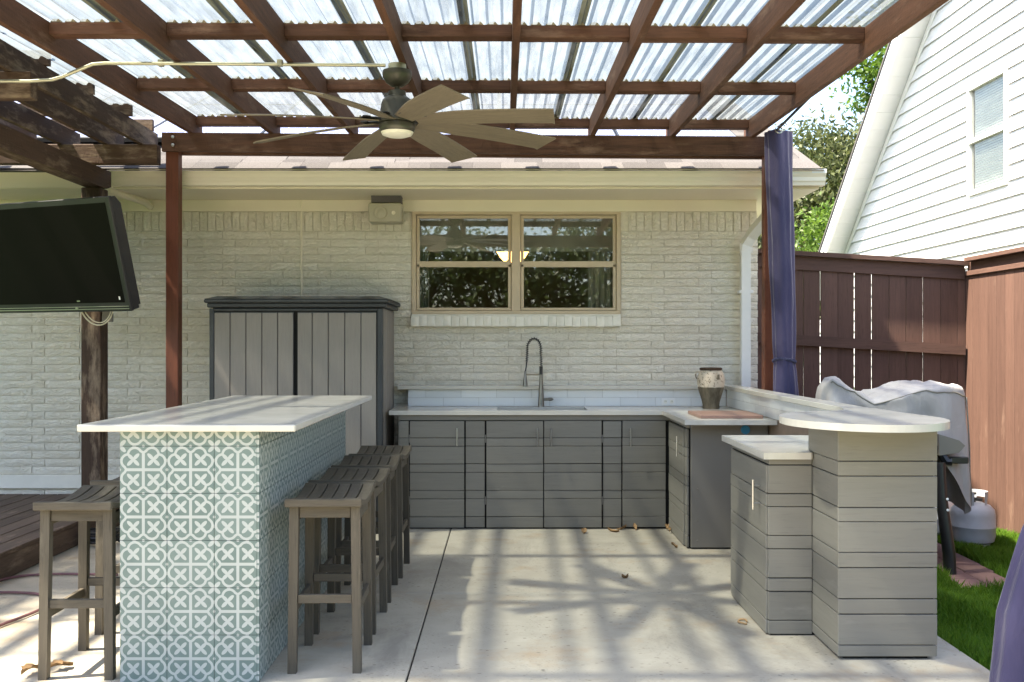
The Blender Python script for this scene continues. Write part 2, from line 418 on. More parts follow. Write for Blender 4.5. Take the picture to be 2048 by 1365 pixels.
# ------------------------------------------------------------------ setting: ground, patio slabs
GZ = -.08
ground = MB().box(-60, 60, -60, 120, GZ - .3, GZ).build('ground', 'turf'); tag(ground, kind='structure')
patio = MB().box(-6.0, 2.12, -6, 8.45, GZ + .004, -.012).build('patio', 'gap'); tag(patio, kind='structure')
JX, JY = -.42, 5.73
for xa, xb in ((-6.0, JX), (JX, 2.13)):
    for ya, yb in ((-6, .0), (.0, 2.86), (2.86, JY), (JY, 8.44)):
        g = .004
        board('slab', xa + g, xb - (g if xb < 2 else 0), ya + g, yb - g, GZ + .006, 0, 'concrete', patio, .004)

# ------------------------------------------------------------------ the brick house
WY = 8.40
house = thing('brick_house', (0, WY, 0), 'cream painted brick house with shingle roof behind the kitchen counter', 'house')
WX0, WX1, WZ0, WZ1 = -.785, .975, 1.6875, 2.562
HL, HR = -6.5, 2.13
m = MB()
my0, my1 = WY + .008, WY + .16
m.box(HL, WX0, my0, my1, GZ, 2.75); m.box(WX1, HR - .004, my0, my1, GZ, 2.75)
m.box(WX0, WX1, my0, my1, GZ, WZ0 - .002); m.box(WX0, WX1, my0, my1, WZ1, 2.75)
m.box(HR - .16, HR - .006, my1, 13, GZ, 2.75)
wall = m.build('wall', 'mortar', house)
BL, BP = .402, .0661
variants = []
def brick_mesh(i, L, H, rough):
    q = MB(); nx, nz = (8, 4) if L > H else (4, 8)
    r = random.Random(i)
    pts = {}
    for a in range(nx):
        for b in range(nz):
            u, v = a / (nx - 1), b / (nz - 1)
            edge = min(u, 1 - u) < 1e-6 or min(v, 1 - v) < 1e-6
            y = -.0085 if edge else -.0095 - r.random() * rough
            x = (u - .5) * L + (0 if edge else r.uniform(-.006, .006)); z = (v - .5) * H + (0 if edge else r.uniform(-.003, .003))
            if edge: x += r.uniform(-.0015, .0015); z += r.uniform(-.0015, .0015)
            pts[a, b] = len(q.v); q.v.append((x, y, z))
    for a in range(nx - 1):
        for b in range(nz - 1): q.f.append((pts[a, b], pts[a + 1, b], pts[a + 1, b + 1], pts[a, b + 1]))
    ring = [(a, 0) for a in range(nx)] + [(nx - 1, b) for b in range(1, nz)] + [(a, nz - 1) for a in range(nx - 2, -1, -1)] + [(0, b) for b in range(nz - 2, 0, -1)]
    back = []
    for k in ring:
        x, y, z = q.v[pts[k]]; back.append(len(q.v)); q.v.append((x, .02, z))
    for i2 in range(len(ring)):
        j = (i2 + 1) % len(ring); q.f.append((pts[ring[j]], pts[ring[i2]], back[i2], back[j]))
    return q
BV = [brick_mesh(i, BL - .006, BP - .005, .0075) for i in range(8)]
BM = [b.mesh('brick', 'brick', smooth=True) for b in BV]
cand = []
k0 = int((1.5275 - 0) / BP) + 1
for k in range(-k0, 14):
    z0 = 1.5275 + BP * k; zc = z0 + BP / 2
    if zc > 2.388: continue
    off = -.3736 if k % 2 == 0 else -.2655
    n0 = int((HL - off) / BL) - 1
    for j in range(n0, n0 + 26):
        a, b = off + BL * j, off + BL * (j + 1)
        segs = [(max(a, HL), min(b, HR + .004))]
        if z0 + BP > WZ0 - .07 and z0 < WZ1:
            zlo = WZ0 - .085
            if z0 + BP * .5 > zlo:
                segs = [s2 for s in segs for s2 in ((s[0], min(s[1], WX0 - .004)), (max(s[0], WX1 + .004), s[1]))]
        for s in segs:
            if s[1] - s[0] < .03: continue
            cand.append((s[0], s[1], zc))
def hidden(a, b, z):
    x = (a + b) / 2
    if x > -.78 and z < 1.05: return True
    if -2.05 < x < -1.0 and z < 1.72: return True
    if x < -4.3: return True
    if z < .26: return True
    return False
cand.sort(key=lambda c: (hidden(*c), -(c[1] - c[0] > .2), abs(c[0] - .3)))
rest = MB(); shown = 0
for i, (a, b, z) in enumerate(cand):
    v = random.randrange(8)
    if shown < 300 and not hidden(a, b, z):
        inst('brick', BM[v], ((a + b) / 2, WY + .004, z), wall, None, ((b - a) / BL, 1, 1)); shown += 1
    else:
        s = (b - a) / BL
        rest.add([(x * s + (a + b) / 2, y + WY + .004, zz + z) for x, y, zz in BV[v].v], BV[v].f)
o = rest.build('brickwork', 'brick', wall, True); tag(o, kind='stuff')
# soldier course under the frieze, right quoin edge, sill bricks
SV = [brick_mesh(50 + i, .066 - .006, .158, .008).mesh('soldier_brick', 'brick', smooth=True) for i in range(5)]
solx = -4.35
while solx < HR - .03:
    c = solx + .034
    if not (WX0 - .03 < c < WX1 + .03): inst('soldier_brick', random.choice(SV), (c, WY + .004, 2.471), house)
    solx += .0682
far = MB().box(HL, -4.36, WY - .004, WY + .02, 2.392, 2.55).build('soldier_strip', 'brick', house)
board('frieze_board', HL, HR - .01, WY - .022, WY + .012, 2.552, 2.650, 'cream', house, .003)
board('foundation_band', HL, -3.02, WY - .03, WY + .014, .22, .335, 'brickflat', house, .004)
# soffit, fascia, gutter
GX1, GYF = 2.46, 7.68
board('soffit', HL, GX1, 7.79, WY + .012, 2.650, 2.664, 'cream', house, .001)
board('soffit_return', 2.13, GX1, WY + .014, 13, 2.650, 2.664, 'cream', house, .001)
board('fascia_board', HL, GX1 - .09, 7.79, 7.812, 2.664, 2.80, 'cream', house, .002)
MB().box(HL, -3.06, 7.765, 7.788, 2.655, 2.81, .003).build('fascia_board', 'cream', house)
gp = [(7.788, 2.666), (7.715, 2.666), (7.708, 2.690), (7.700, 2.700), (7.698, 2.728), (7.682, 2.752), (7.680, 2.786), (7.690, 2.788), (7.690, 2.780), (7.788, 2.780)]
gutter = MB().prism(gp, 0, -3.055, GX1 + .022).build('gutter', 'cream', house)
gp2 = [(GX1 - .085, 2.666), (GX1 - .012, 2.666), (GX1 - .005, 2.690), (GX1 + .003, 2.70), (GX1 + .005, 2.728), (GX1 + .018, 2.752), (GX1 + .020, 2.785), (GX1 - .085, 2.779)]
MB().prism(gp2, 1, 7.80, 13).build('gutter', 'white', house)
MB().box(GX1 - .09, GX1 + .0225, 7.679, 7.683, 2.757, 2.789).build('gutter_lip', 'white', gutter)
for gx in (-1.9, .2, 1.5): board('gutter_seam', gx, gx + .035, 7.6795, 7.70, 2.755, 2.787, 'cream', gutter, .001)
# left outlet elbow
a1, a2 = P(218, 380, 7.80), P(290, 404, 8.30)
MB().tube([a1 + Vector((0, -.02, .05)), a1, a1 * .6 + a2 * .4 + Vector((0, 0, -.0)), a2, a2 + Vector((.02, .08, -.03))], .032, 10).build('outlet_pipe', 'cream', house, True)
# right downspout with bends
ds = MB(); dx = 2.012; dyc = 8.335
ds.tube([(2.20, 8.02, 2.66), (2.19, 8.03, 2.58), (2.155, 8.10, 2.50), (2.055, 8.29, 2.345), (dx + .006, 8.33, 2.27), (dx, dyc, 2.20), (dx, dyc, 1.09), (dx, dyc, .05)], .05, 4, (1.05, .75))
dsp = ds.build('downspout', 'white', house)
for q in range(5):
    xx = dx - .034 + q * .017
    board('downspout_ridge', xx - .003, xx + .003, dyc - .0435, dyc - .034, 1.09, 2.19, 'white', dsp, .001)
board('downspout_band', dx - .058, dx + .058, dyc - .045, WY, 1.86, 1.885, 'white', dsp, .002)
for q in range(6): board('elbow_crimp', dx - .055, dx + .055, dyc - .045, dyc - .03, 2.20 + q * .013, 2.206 + q * .013, 'white', dsp, .001)
MB().tube([(-1.716, WY - .012, 1.7), (-1.716, WY - .012, 2.56), (-1.716, WY - .03, 2.66)], .008, 8).build('wall_conduit', 'cream', house, True)
# roof
RS = .417; RZ0, RY0 = 2.793, 7.66; RYR = 12.2
def rz(y): return RZ0 + RS * (y - RY0)
rp = [(RY0, rz(RY0) - .02), (RYR, rz(RYR) - .02), (RYR, rz(RYR) - .06), (RY0 + .1, rz(RY0 + .1) - .06)]
roof = MB().prism(rp, 0, HL, GX1).build('roof', 'shingle', house)
MB().prism([(RYR, rz(RYR) - .02), (RYR + 5, rz(RYR) - .02 - 5 * RS), (RYR + 5, rz(RYR) - .1 - 5 * RS), (RYR, rz(RYR) - .06)], 0, HL, GX1).build('rear_roof', 'shingle', house)
MB().add([(2.128, 8.5, 2.66), (2.128, 15.5, 2.66), (2.128, RYR, rz(RYR) - .06), (2.10, 8.5, 2.66), (2.10, 15.5, 2.66), (2.10, RYR, rz(RYR) - .06)],
         [(0, 1, 2), (3, 5, 4), (0, 3, 4, 1), (1, 4, 5, 2), (2, 5, 3, 0)]).build('gable_wall', 'cream', house)
ang = math.atan(RS); SHM = {}
def shingle(x, wd, row, dz):
    key = round(wd, 2)
    if key not in SHM: SHM[key] = MB().box(-key / 2, key / 2, -.085, .10, 0, .006, .0015).mesh('shingle', 'shingle')
    y = RY0 + .085 + row * .13
    if row == 0: dz = .006
    inst('shingle', SHM[key], (x, y, rz(y) - .014 + dz), roof, (ang + .03, 0, 0))
for row in range(0, 26):
    x = GX1 - .02 - random.random() * .2 if row else GX1 - .05
    first = True
    while x > (-3.2 if row < 4 else (1.3 if row < 8 else 1.95)):
        wd = random.choice((.17, .22, .28, .33))
        shingle(x - wd / 2, wd - .004, row, (random.choice((0, .003, .005)) if row else 0)); x -= wd
board('drip_edge', HL, GX1, 7.668, 7.70, 2.7895, 2.7925, 'roofdark', house, .001)
# solar array on the roof
sol = thing('solar_array', (0, 9.6, rz(9.6)), 'blue glass solar panels on the shingle roof above the pergola beam', 'solar panels')
pw = 1.02
spm = MB(); spm.v = [(-pw / 2 + .02, -.83, .042), (pw / 2 - .02, -.83, .042), (pw / 2 - .02, .83, .042), (-pw / 2 + .02, .83, .042)]; spm.f = [(0, 1, 2, 3)]
sme = spm.mesh('cells', 'solar', recalc=False); uvl = sme.uv_layers.new(name='UVMap')
for li, uvc in zip(range(4), ((0, 0), (1, 0), (1, 1), (0, 1))): uvl.data[li].uv = uvc
fme = MB().box(-pw / 2 + .004, pw / 2 - .004, -.845, .845, 0, .039, .002).mesh('panel', 'black')
for i in range(7):
    for j in range(2):
        y = 8.42 + .8 + j * 1.72 * math.cos(ang); x = 1.98 - pw / 2 - i * pw
        o = inst('panel', fme, (x, y, rz(y) + .03), sol, (ang, 0, 0))
        c = bpy.data.objects.new('cells', sme); COL.objects.link(c); c.parent = o; WL[c.name] = Vector((x, y, rz(y) + .03))
# window
win_y = WY - .018
wino = MB()
FO = .035
for (x0, x1, z0, z1) in ((WX0, WX1, WZ1 - FO, WZ1), (WX0, WX1, WZ0, WZ0 + .03), (WX0, WX0 + FO, WZ0 + .03, WZ1 - FO), (WX1 - FO, WX1, WZ0 + .03, WZ1 - FO), (.055, .13, WZ0 + .03, WZ1 - FO)):
    wino.box(x0, x1, win_y, WY + .10, z0, z1, .003)
window = wino.build('window', 'beige', house)
units = ((WX0 + FO + .003, .052), (.133, WX1 - FO - .003))
for (ux0, ux1) in units:
    sf = .026; zm = 2.105
    for (z0, z1, dy) in ((zm, WZ1 - FO - .003, .012), (WZ0 + .033, zm + .03, .0)):
        q = MB(); y0, y1 = win_y + .012 + dy, win_y + .045 + dy
        b = .052 if dy == 0 else .03
        q.box(ux0, ux1, y0, y1, z1 - (.026 if dy else .05), z1, .003); q.box(ux0, ux1, y0, y1, z0, z0 + (.022 if dy == 0 else .03), .003)
        q.box(ux0, ux0 + sf, y0, y1, z0 + .0225, z1 - .026, .003); q.box(ux1 - sf, ux1, y0, y1, z0 + .0225, z1 - .026, .003)
        q.build('sash', 'beige', window)
        MB().box(ux0 + sf - .004, ux1 - sf + .004, y0 + .016, y0 + .020, z0 + .01, z1 - .01).build('pane', 'glass', window)
sillm = [brick_mesh(90 + i, .066, .088, .002).mesh('sill_brick', 'brickflat', smooth=True) for i in range(4)]
for i in range(26):
    inst('sill_brick', random.choice(sillm), (-.755 + i * .0677, WY - .035, 1.625 + random.uniform(-.003, .003)), window, (R(-8), 0, 0), (1, 3.0, 1))
MB().box(WX0, WX1, WY - .04, WY + .02, 1.672, 1.6865, .003).build('sill_cap', 'brickflat', window)
# room behind the window
rm = MB(); X0, X1, Y0, Y1, Z0, Z1 = -2.6, 2.0, WY + .161, 12.4, .1, 2.72
rm.add([(X0, Y0, Z0), (X1, Y0, Z0), (X1, Y1, Z0), (X0, Y1, Z0), (X0, Y0, Z1), (X1, Y0, Z1), (X1, Y1, Z1), (X0, Y1, Z1)],
       [(0, 1, 2, 3), (4, 7, 6, 5), (0, 3, 7, 4), (1, 5, 6, 2), (2, 6, 7, 3)])
rm.build('room_lining', 'room', house)
vm = MB()
for (x0, x1) in ((WX0 + .03, .08), (.105, WX1 - .03)):
    vm.grid(30, 5, lambda u, v, x0=x0, x1=x1: (x0 + (x1 - x0) * u, WY + .19 + .012 * math.sin(u * 16) * (1 - v * .5) + .01 * math.sin(v * 7), 2.235 + .36 * v))
vm.build('valance', 'curtainin', house, True)
for x0, x1 in ((-.75, -.66), (.72, .93)):
    MB().grid(24, 3, lambda u, v, x0=x0, x1=x1: (x0 + (x1 - x0) * u, WY + .24 + .018 * math.sin(u * 26), 1.2 + 1.4 * v)).build('drape', 'curtainin', house, True)
pend = thing('pendant_lamp', (.07, 10.4, 2.1), 'lit amber cone shade lamp seen through the kitchen window', 'lamp')
for k, dx2 in enumerate((-.07, .09, .01)):
    yy = 10.4 + (.12 if k == 2 else 0)
    MB().lathe([(.012, 0), (.05, .04), (.082, .095), (.088, .10), (.012, .012)], 18, (.07 + dx2, yy, 2.30)).build('shade', 'lampglow', pend, True)
MB().tube([(.08, 10.42, 2.72), (.08, 10.42, 2.32)], .008, 8).build('stem', 'bronze', pend, True)
# wall speaker
sp = thing('wall_speaker', (-1.0, 8.1, 2.5), 'beige outdoor speaker with round cone mounted under the soffit left of the window', 'speaker')
sb = MB(); c0, c1 = P(737, 405, 8.12), P(803, 445, 8.12)
sb.box(c0.x, c1.x, 8.11, 8.28, c1.z, c0.z - .005, .01); sb.build('cabinet', 'creamdark', sp)
sc_ = P(761, 426, 8.11); MB().lathe([(0, 0), (.012, -.003), (.022, .001), (.05, .0045), (.056, -.002), (.058, .003)], 28, (sc_.x, 8.106, sc_.z), 1).build('woofer', 'creamdark', sp, True)
sc_ = P(787, 426, 8.11); MB().lathe([(0, -.004), (.008, -.003), (.012, .003), (.016, .0)], 20, (sc_.x, 8.107, sc_.z), 1).build('tweeter', 'cream', sp, True)
MB().box(c0.x + .02, c1.x - .005, 8.13, 8.26, c0.z + .002, 2.649).build('mount_bracket', 'roofdark', sp)

# ------------------------------------------------------------------ main pergola
SL = .031
def raf(y): return 2.789 + SL * y               # underside of the rafters
perg = thing('pergola', (-.2, 5.4, 0), 'dark stained timber pergola with clear corrugated roof over the patio', 'pergola')
tilt = lambda x: -.0068 * (x + 2.6)
RX = [-2.355 + .6025 * k for k in range(8)]
for px0 in (-2.555, 1.955):
    board('post', px0, px0 + .095, 7.49, 7.585, 0, 3.0, 'postpaint_z', perg, .005)
for px0 in (-2.60, 2.24):
    board('post', px0, px0 + .095, 3.58, 3.675, 0, 2.88, 'postpaint_z', perg, .005)
def beam(y0, y1, z0, z1, xa, xb, name='beam', mat='stain_x'):
    q = MB(); ta, tb = tilt(xa), tilt(xb)
    q.add([(xa, y0, z0 + ta), (xa, y1, z0 + ta), (xa, y0, z1 + ta), (xa, y1, z1 + ta), (xb, y0, z0 + tb), (xb, y1, z0 + tb), (xb, y0, z1 + tb), (xb, y1, z1 + tb)],
          [(0, 1, 3, 2), (4, 6, 7, 5), (0, 4, 5, 1), (2, 3, 7, 6), (0, 2, 6, 4), (1, 5, 7, 3)])
    return q.build(name, mat, perg)
bmf = beam(7.449, 7.487, 2.88, 3.02, -2.57, 1.99)
beam(7.588, 7.626, 2.88, 3.02, -2.57, 1.99)
beam(3.54, 3.578, 2.755, 2.895, -2.7, 2.4); beam(3.677, 3.715, 2.755, 2.895, -2.7, 2.4)
for bz in (2.925, 2.985): MB().lathe([(0, -.012), (.012, -.010), (.013, 0)], 10, (P(346, 0, 7.449).x, 7.449, bz), 1).build('bolt', 'steel', bmf, True)
for k, x in enumerate(RX):
    t = tilt(x); h = .14
    pts = [(3.35, raf(3.35) + t), (7.645, raf(7.645) + t), (7.68, raf(7.68) + t + .03), (7.68, raf(7.68) + t + h), (3.35, raf(3.35) + t + h)]
    MB().prism(pts, 0, x - .019, x + .019).build('rafter', 'stain_y', perg)
PY = [3.88, 5.095, 6.31, 7.525]
for y in PY:
    for k in range(7):
        x0, x1 = RX[k] + .0195, RX[k + 1] - .0195; tt = (tilt(x0) + tilt(x1)) / 2
        z1 = raf(y) + .139 + tt
        board('purlin', x0, x1, y, y + .085, z1 - .062, z1, 'stain_x', perg, .002)
# corrugated sheets with closure strips
PIT, RIB = .0746, .017
prof = [(0, 0), (.022, 0), (.033, RIB), (.060, RIB), (.0746, 0)]
SHW = 8
sx = -.2315 + .597 * -5
shy0, shy1 = 3.40, 7.60
while sx < 1.85:
    q = MB(); pts = []
    for r_ in range(SHW):
        for px, pz in prof[:-1]: pts.append((r_ * PIT + px, pz))
    pts.append((SHW * PIT, 0)); pts += [(SHW * PIT + .022, 0), (SHW * PIT + .033, RIB - .001), (SHW * PIT + .05, RIB - .001)]
    pts = [p for p in pts if sx + p[0] < 1.94]
    n = len(pts); ny = 7; vs = []; uvs = []
    for j in range(ny):
        yy = shy0 + (shy1 - shy0) * j / (ny - 1)
        for px, pz in pts:
            vs.append((sx + px, yy, raf(yy) + .142 + pz + tilt(sx + px) + random.uniform(-.001, .001))); uvs.append((px / (SHW * PIT + .05), j / (ny - 1)))
    fs = [(j * n + i, j * n + i + 1, (j + 1) * n + i + 1, (j + 1) * n + i) for j in range(ny - 1) for i in range(n - 1)]
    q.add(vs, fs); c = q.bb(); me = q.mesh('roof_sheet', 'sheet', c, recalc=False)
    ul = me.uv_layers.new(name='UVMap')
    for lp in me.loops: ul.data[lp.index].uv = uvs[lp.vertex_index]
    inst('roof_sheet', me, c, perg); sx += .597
for y in PY:
    q = MB(); x = -2.33
    while x < 1.8:
        z = raf(y) + .1395 + tilt(x)
        q.prism([(x, z), (x + .0746 - .018, z), (x + .042, z + RIB - .001), (x + .014, z + RIB - .001)], 1, y + .002, y + .04); x += PIT
    o = q.build('closure_strip', 'foamstrip', perg); tag(o, kind='stuff')

# ------------------------------------------------------------------ older pergola on the left, with the TV post
oldp = thing('old_pergola', (-4.2, 6.5, 0), 'weathered open slat pergola at the left over the wooden deck', 'pergola')
for by in (7.46, 5.47, 3.4):
    board('beam', -6.5, -2.61, by, by + .09, 2.79, 2.935, 'oldwood_x', oldp, .004)
for x in (-2.755, -3.02, -3.36, -3.70, -4.04, -4.4, -4.8, -5.2):
    MB().prism([(3.0, 2.936), (7.72, 2.936), (7.78, 2.97), (7.78, 3.076), (3.0, 3.076)], 0, x, x + .04).build('rafter', 'oldwood_y', oldp)
for y in (7.65, 7.15, 6.53, 5.86, 5.3, 4.75, 4.2, 3.6):
    board('slat', -6.5, -2.70 + random.uniform(-.015, .015), y, y + .038, 3.078, 3.165, 'oldwood_x', oldp, .002)
board('post', -3.15, -3.005, 7.39, 7.535, GZ, 2.60, 'oldwood_z', oldp, .006)
board('post', -4.9, -4.755, 3.3, 3.44, 0, 2.79, 'oldwood_z', oldp, .006)
MB().prism([(3.0, 2.605), (7.50, 2.605), (7.58, 2.63), (7.58, 2.745), (3.0, 2.745)], 0, -3.13, -3.0).build('tie_beam', 'oldwood_y', oldp)
for x in (-3.1, -5.5): board('spacer_block', x, x + .09, 5.48, 5.55, 2.746, 2.789, 'oldwood_z', oldp, .002)

# ------------------------------------------------------------------ television on the left post
tv = thing('television', (-2.705, 6.785, 2.443), 'black flat television tilted down on the dark post at left', 'television')
tvw, tvh, tvd = 1.42, .807, .085
q = MB(); q.box(-tvw, 0, 0, .03, -tvh, 0, .004); q.build('bezel', 'black', tv).location = (-tvw / 2, .015, -tvh / 2)
def tvpart(mb, name, mat, smooth=False):
    c = mb.bb(); o = bpy.data.objects.new(name, mb.mesh(name, mat, c, smooth)); COL.objects.link(o); o.parent = tv; o.location = c; WL[o.name] = c; return o
tvpart(MB().box(-tvw + .04, -.04, -.002, .004, -tvh + .065, -.04), 'screen', 'screen')
tvpart(MB().prism([(.03, -.005), (.06, -.005), (.105, -.06), (.105, -tvh + .03), (.085, -tvh + .03), (.085, -tvh + .005), (.03, -tvh + .005)], 0, -tvw + .01, -.002), 'back_case', 'black')
tvpart(MB().box(-tvw + .02, -.012, -.006, .0, -tvh + .018, -tvh + .022), 'trim_strip', 'steel')
tvpart(MB().box(-tvw + .02, -.012, -.006, .0, -tvh + .036, -tvh + .039), 'trim_strip', 'steel')
tvpart(MB().box(-.085, -.073, -.004, .001, -tvh + .085, -tvh + .108), 'sticker', 'white')
tvpart(MB().box(-.50, -.478, -.008, .001, -tvh + .024, -tvh + .034), 'badge', 'steel')
lx = -.475
for wd in (.006, .008, .007, .008): tvpart(MB().box(lx, lx + wd - .002, -.004, .001, -tvh + .077, -tvh + .086), 'lettering', 'steel'); lx += wd
tvpart(MB().box(-.70, -.44, .106, .14, -.60, -.2, .004), 'mount_plate', 'black')
tvpart(MB().tube([(-.57, .13, -.4), (-.574, .3, -.43), (-.576, .46, -.46)], .028, 4), 'mount_arm', 'black')
tv.rotation_euler = (R(15.5), 0, R(-22.3))
cb = thing('television_cable', P(190, 640, 7.2), 'pale cables looping under the television in front of its post', 'cable')
p0, p1, p2, p3 = P(162, 618, 7.25), P(180, 645, 7.25), P(203, 652, 7.28), P(224, 628, 7.3)
def bez(ps, n=16):
    out = []
    for i in range(n + 1):
        t = i / n; q = [Vector(p) for p in ps]
        while len(q) > 1: q = [q[k].lerp(q[k + 1], t) for k in range(len(q) - 1)]
        out.append(q[0])
    return out
MB().tube(bez([P(160, 615, 7.25), P(170, 648, 7.25), P(205, 672, 7.25), P(226, 640, 7.25), P(228, 612, 7.3)]), .0055, 6).build('cable', 'cable', cb, True)
MB().tube(bez([P(166, 615, 7.22), P(178, 646, 7.22), P(205, 660, 7.22), P(222, 640, 7.22), P(223, 612, 7.3)]), .004, 6).build('cable', 'cable', cb, True)
ob = MB().box(-3.03 + .03, -2.93, 7.40, 7.45, 1.60, 1.72, .004).build('junction_box', 'panelgrey'); tag(ob, 'small grey electrical box on the dark post below the television', 'box')

# ------------------------------------------------------------------ wooden deck at left
deck = thing('wooden_deck', (-4.5, 6.5, 0), 'low wooden deck of long worn boards at the left below the television', 'deck')
x = -3.04
board('rim_board', x - .04, x, 3.5, 8.36, .004, .145, 'deckwood_y', deck, .003)
xx = x + .005
while xx > -6.2:
    board('deck_board', xx - .137, xx, 3.5, 8.36, .1475, .175 + random.uniform(0, .003), 'deckwood_y', deck, .003); xx -= .145
MB().box(-6.2, x - .041, 3.52, 8.34, .004, .145).build('deck_frame', 'gap', deck)

# ------------------------------------------------------------------ storage shed
SY = 7.53
shed = thing('storage_shed', (-1.58, 7.9, 0), 'taupe resin storage shed with black frame behind the tiled island', 'shed')
SX0, SX1, SZ = -2.238, -.927, 1.76
fr = MB()
for (a, b, c, d) in ((SX0, SX0 + .035, .02, 1.705), (SX1 - .04, SX1, .02, 1.705), (SX0 + .035, SX1 - .04, 1.685, 1.705), (SX0 + .035, SX1 - .04, .02, .08)):
    fr.box(a, b, SY, SY + .06, c, d, .004)
fr.build('frame', 'darkframe', shed)
MB().box(SX0 + .04, SX1 - .045, SY + .03, SY + .05, .08, 1.69).build('door_backing', 'gap', shed)
def pxX(px): return (px / 3.791 + 400 - CX) * SY / FPX
for name, edges in (('door', (105, 227, 347, 468, 588, 708)), ('door', (737, 850, 972, 1097, 1220, 1338))):
    dx0, dx1 = pxX(edges[0]), pxX(edges[-1])
    dr = MB().box(dx0, dx1, SY + .014, SY + .028, .085, 1.68).build('door', 'darkframe', shed)
    for i in range(5):
        board('door_board', pxX(edges[i]) + .003, pxX(edges[i + 1]) - .003, SY + .002, SY + .0135, .09, 1.672, 'shedboard_z', dr, .003)
for i in range(5):
    y0 = SY + .065 + i * .152
    board('side_board', SX1 - .03, SX1 - .004, y0, y0 + .148, .02, 1.71, 'shedboard_z', shed, .004)
    board('side_board', SX0 + .004, SX0 + .03, y0, y0 + .148, .02, 1.71, 'shedboard_z', shed, .004)
rf = MB(); rf.box(SX0 - .012, SX1 + .03, SY - .02, 8.36, 1.712, 1.745, .006); rf.box(SX0 - .03, SX1 + .05, SY - .045, 8.37, 1.746, 1.775, .008)
rf.add([(SX0 - .03, SY - .045, 1.7755), (SX1 + .05, SY - .045, 1.7755), (SX1 + .05, 8.37, 1.7755), (SX0 - .03, 8.37, 1.7755), (SX0 + .05, SY + .04, 1.80), (SX1 - .03, SY + .04, 1.80), (SX1 - .03, 8.3, 1.81), (SX0 + .05, 8.3, 1.81)],
       [(0, 1, 5, 4), (1, 2, 6, 5), (2, 3, 7, 6), (3, 0, 4, 7), (4, 5, 6, 7), (0, 3, 2, 1)])
rf.build('shed_roof', 'darkframe', shed)
board('door_latch', pxX(715), pxX(740), SY - .02, SY, .985, 1.02, 'darkframe', shed, .003)

# ------------------------------------------------------------------ tiled island
isl = thing('tiled_island', (-1.335, 5.35, 0), 'bar island clad in teal and white patterned tiles with white top', 'kitchen island')
IX0, IX1, IY0, IY1, IZ = -1.631, -1.041, 4.212, 6.50, 1.066
MB().box(IX0 + .009, IX1 - .009, IY0 + .009, IY1, .002, IZ - .001).build('core', 'grout', isl)
TS = .2; TCACHE = {}
def tilep(w0, w1, h0, h1):
    """tile piece covering the uv range, front facing -Y, centred"""
    key = (round(w0, 3), round(w1, 3), round(h0, 3), round(h1, 3))
    if key in TCACHE: return TCACHE[key]
    g = .0008; a, b, c, d = w0 * TS + g, w1 * TS - g, h0 * TS + g, h1 * TS - g
    mx, mz = (a + b) / 2, (c + d) / 2
    q = MB().box(a - mx, b - mx, -.0045, .0045, c - mz, d - mz, .0007)
    me = q.mesh('tile', 'tile'); ul = me.uv_layers.new(name='UVMap')
    for lp in me.loops:
        co = me.vertices[lp.vertex_index].co; ul.data[lp.index].uv = ((co.x + mx) / TS, (co.z + mz) / TS)
    TCACHE[key] = me; return me
for r_ in range(6):
    h1 = min(1.0, (IZ - r_ * TS) / TS)
    for c_ in range(3):
        w1 = min(1.0, (IX1 - .009 - IX0 - c_ * TS) / TS)
        inst('tile', tilep(0, w1, 0, h1), (IX0 + c_ * TS + w1 * TS / 2, IY0 + .0045, r_ * TS + h1 * TS / 2 + .001), isl)
    y = IY0; k = 0
    while y < IY1 - .01:
        w0 = .09 if k == 0 else 0; w1 = min(1.0, w0 + (IY1 - y) / TS)
        L = (w1 - w0) * TS
        inst('tile', tilep(w0, w1, 0, h1), (IX1 - .0045, y + L / 2, r_ * TS + h1 * TS / 2 + .001), isl, (0, 0, R(90)))
        inst('tile', tilep(w0, w1, 0, h1), (IX0 + .0045, y + L / 2 + (.01 if k == 0 else .01), r_ * TS + h1 * TS / 2 + .001), isl, (0, 0, R(-90)))
        y += L; k += 1
board('countertop', -1.787, -.875, 4.15, 6.55, 1.067, 1.096, 'quartz', isl, .004)

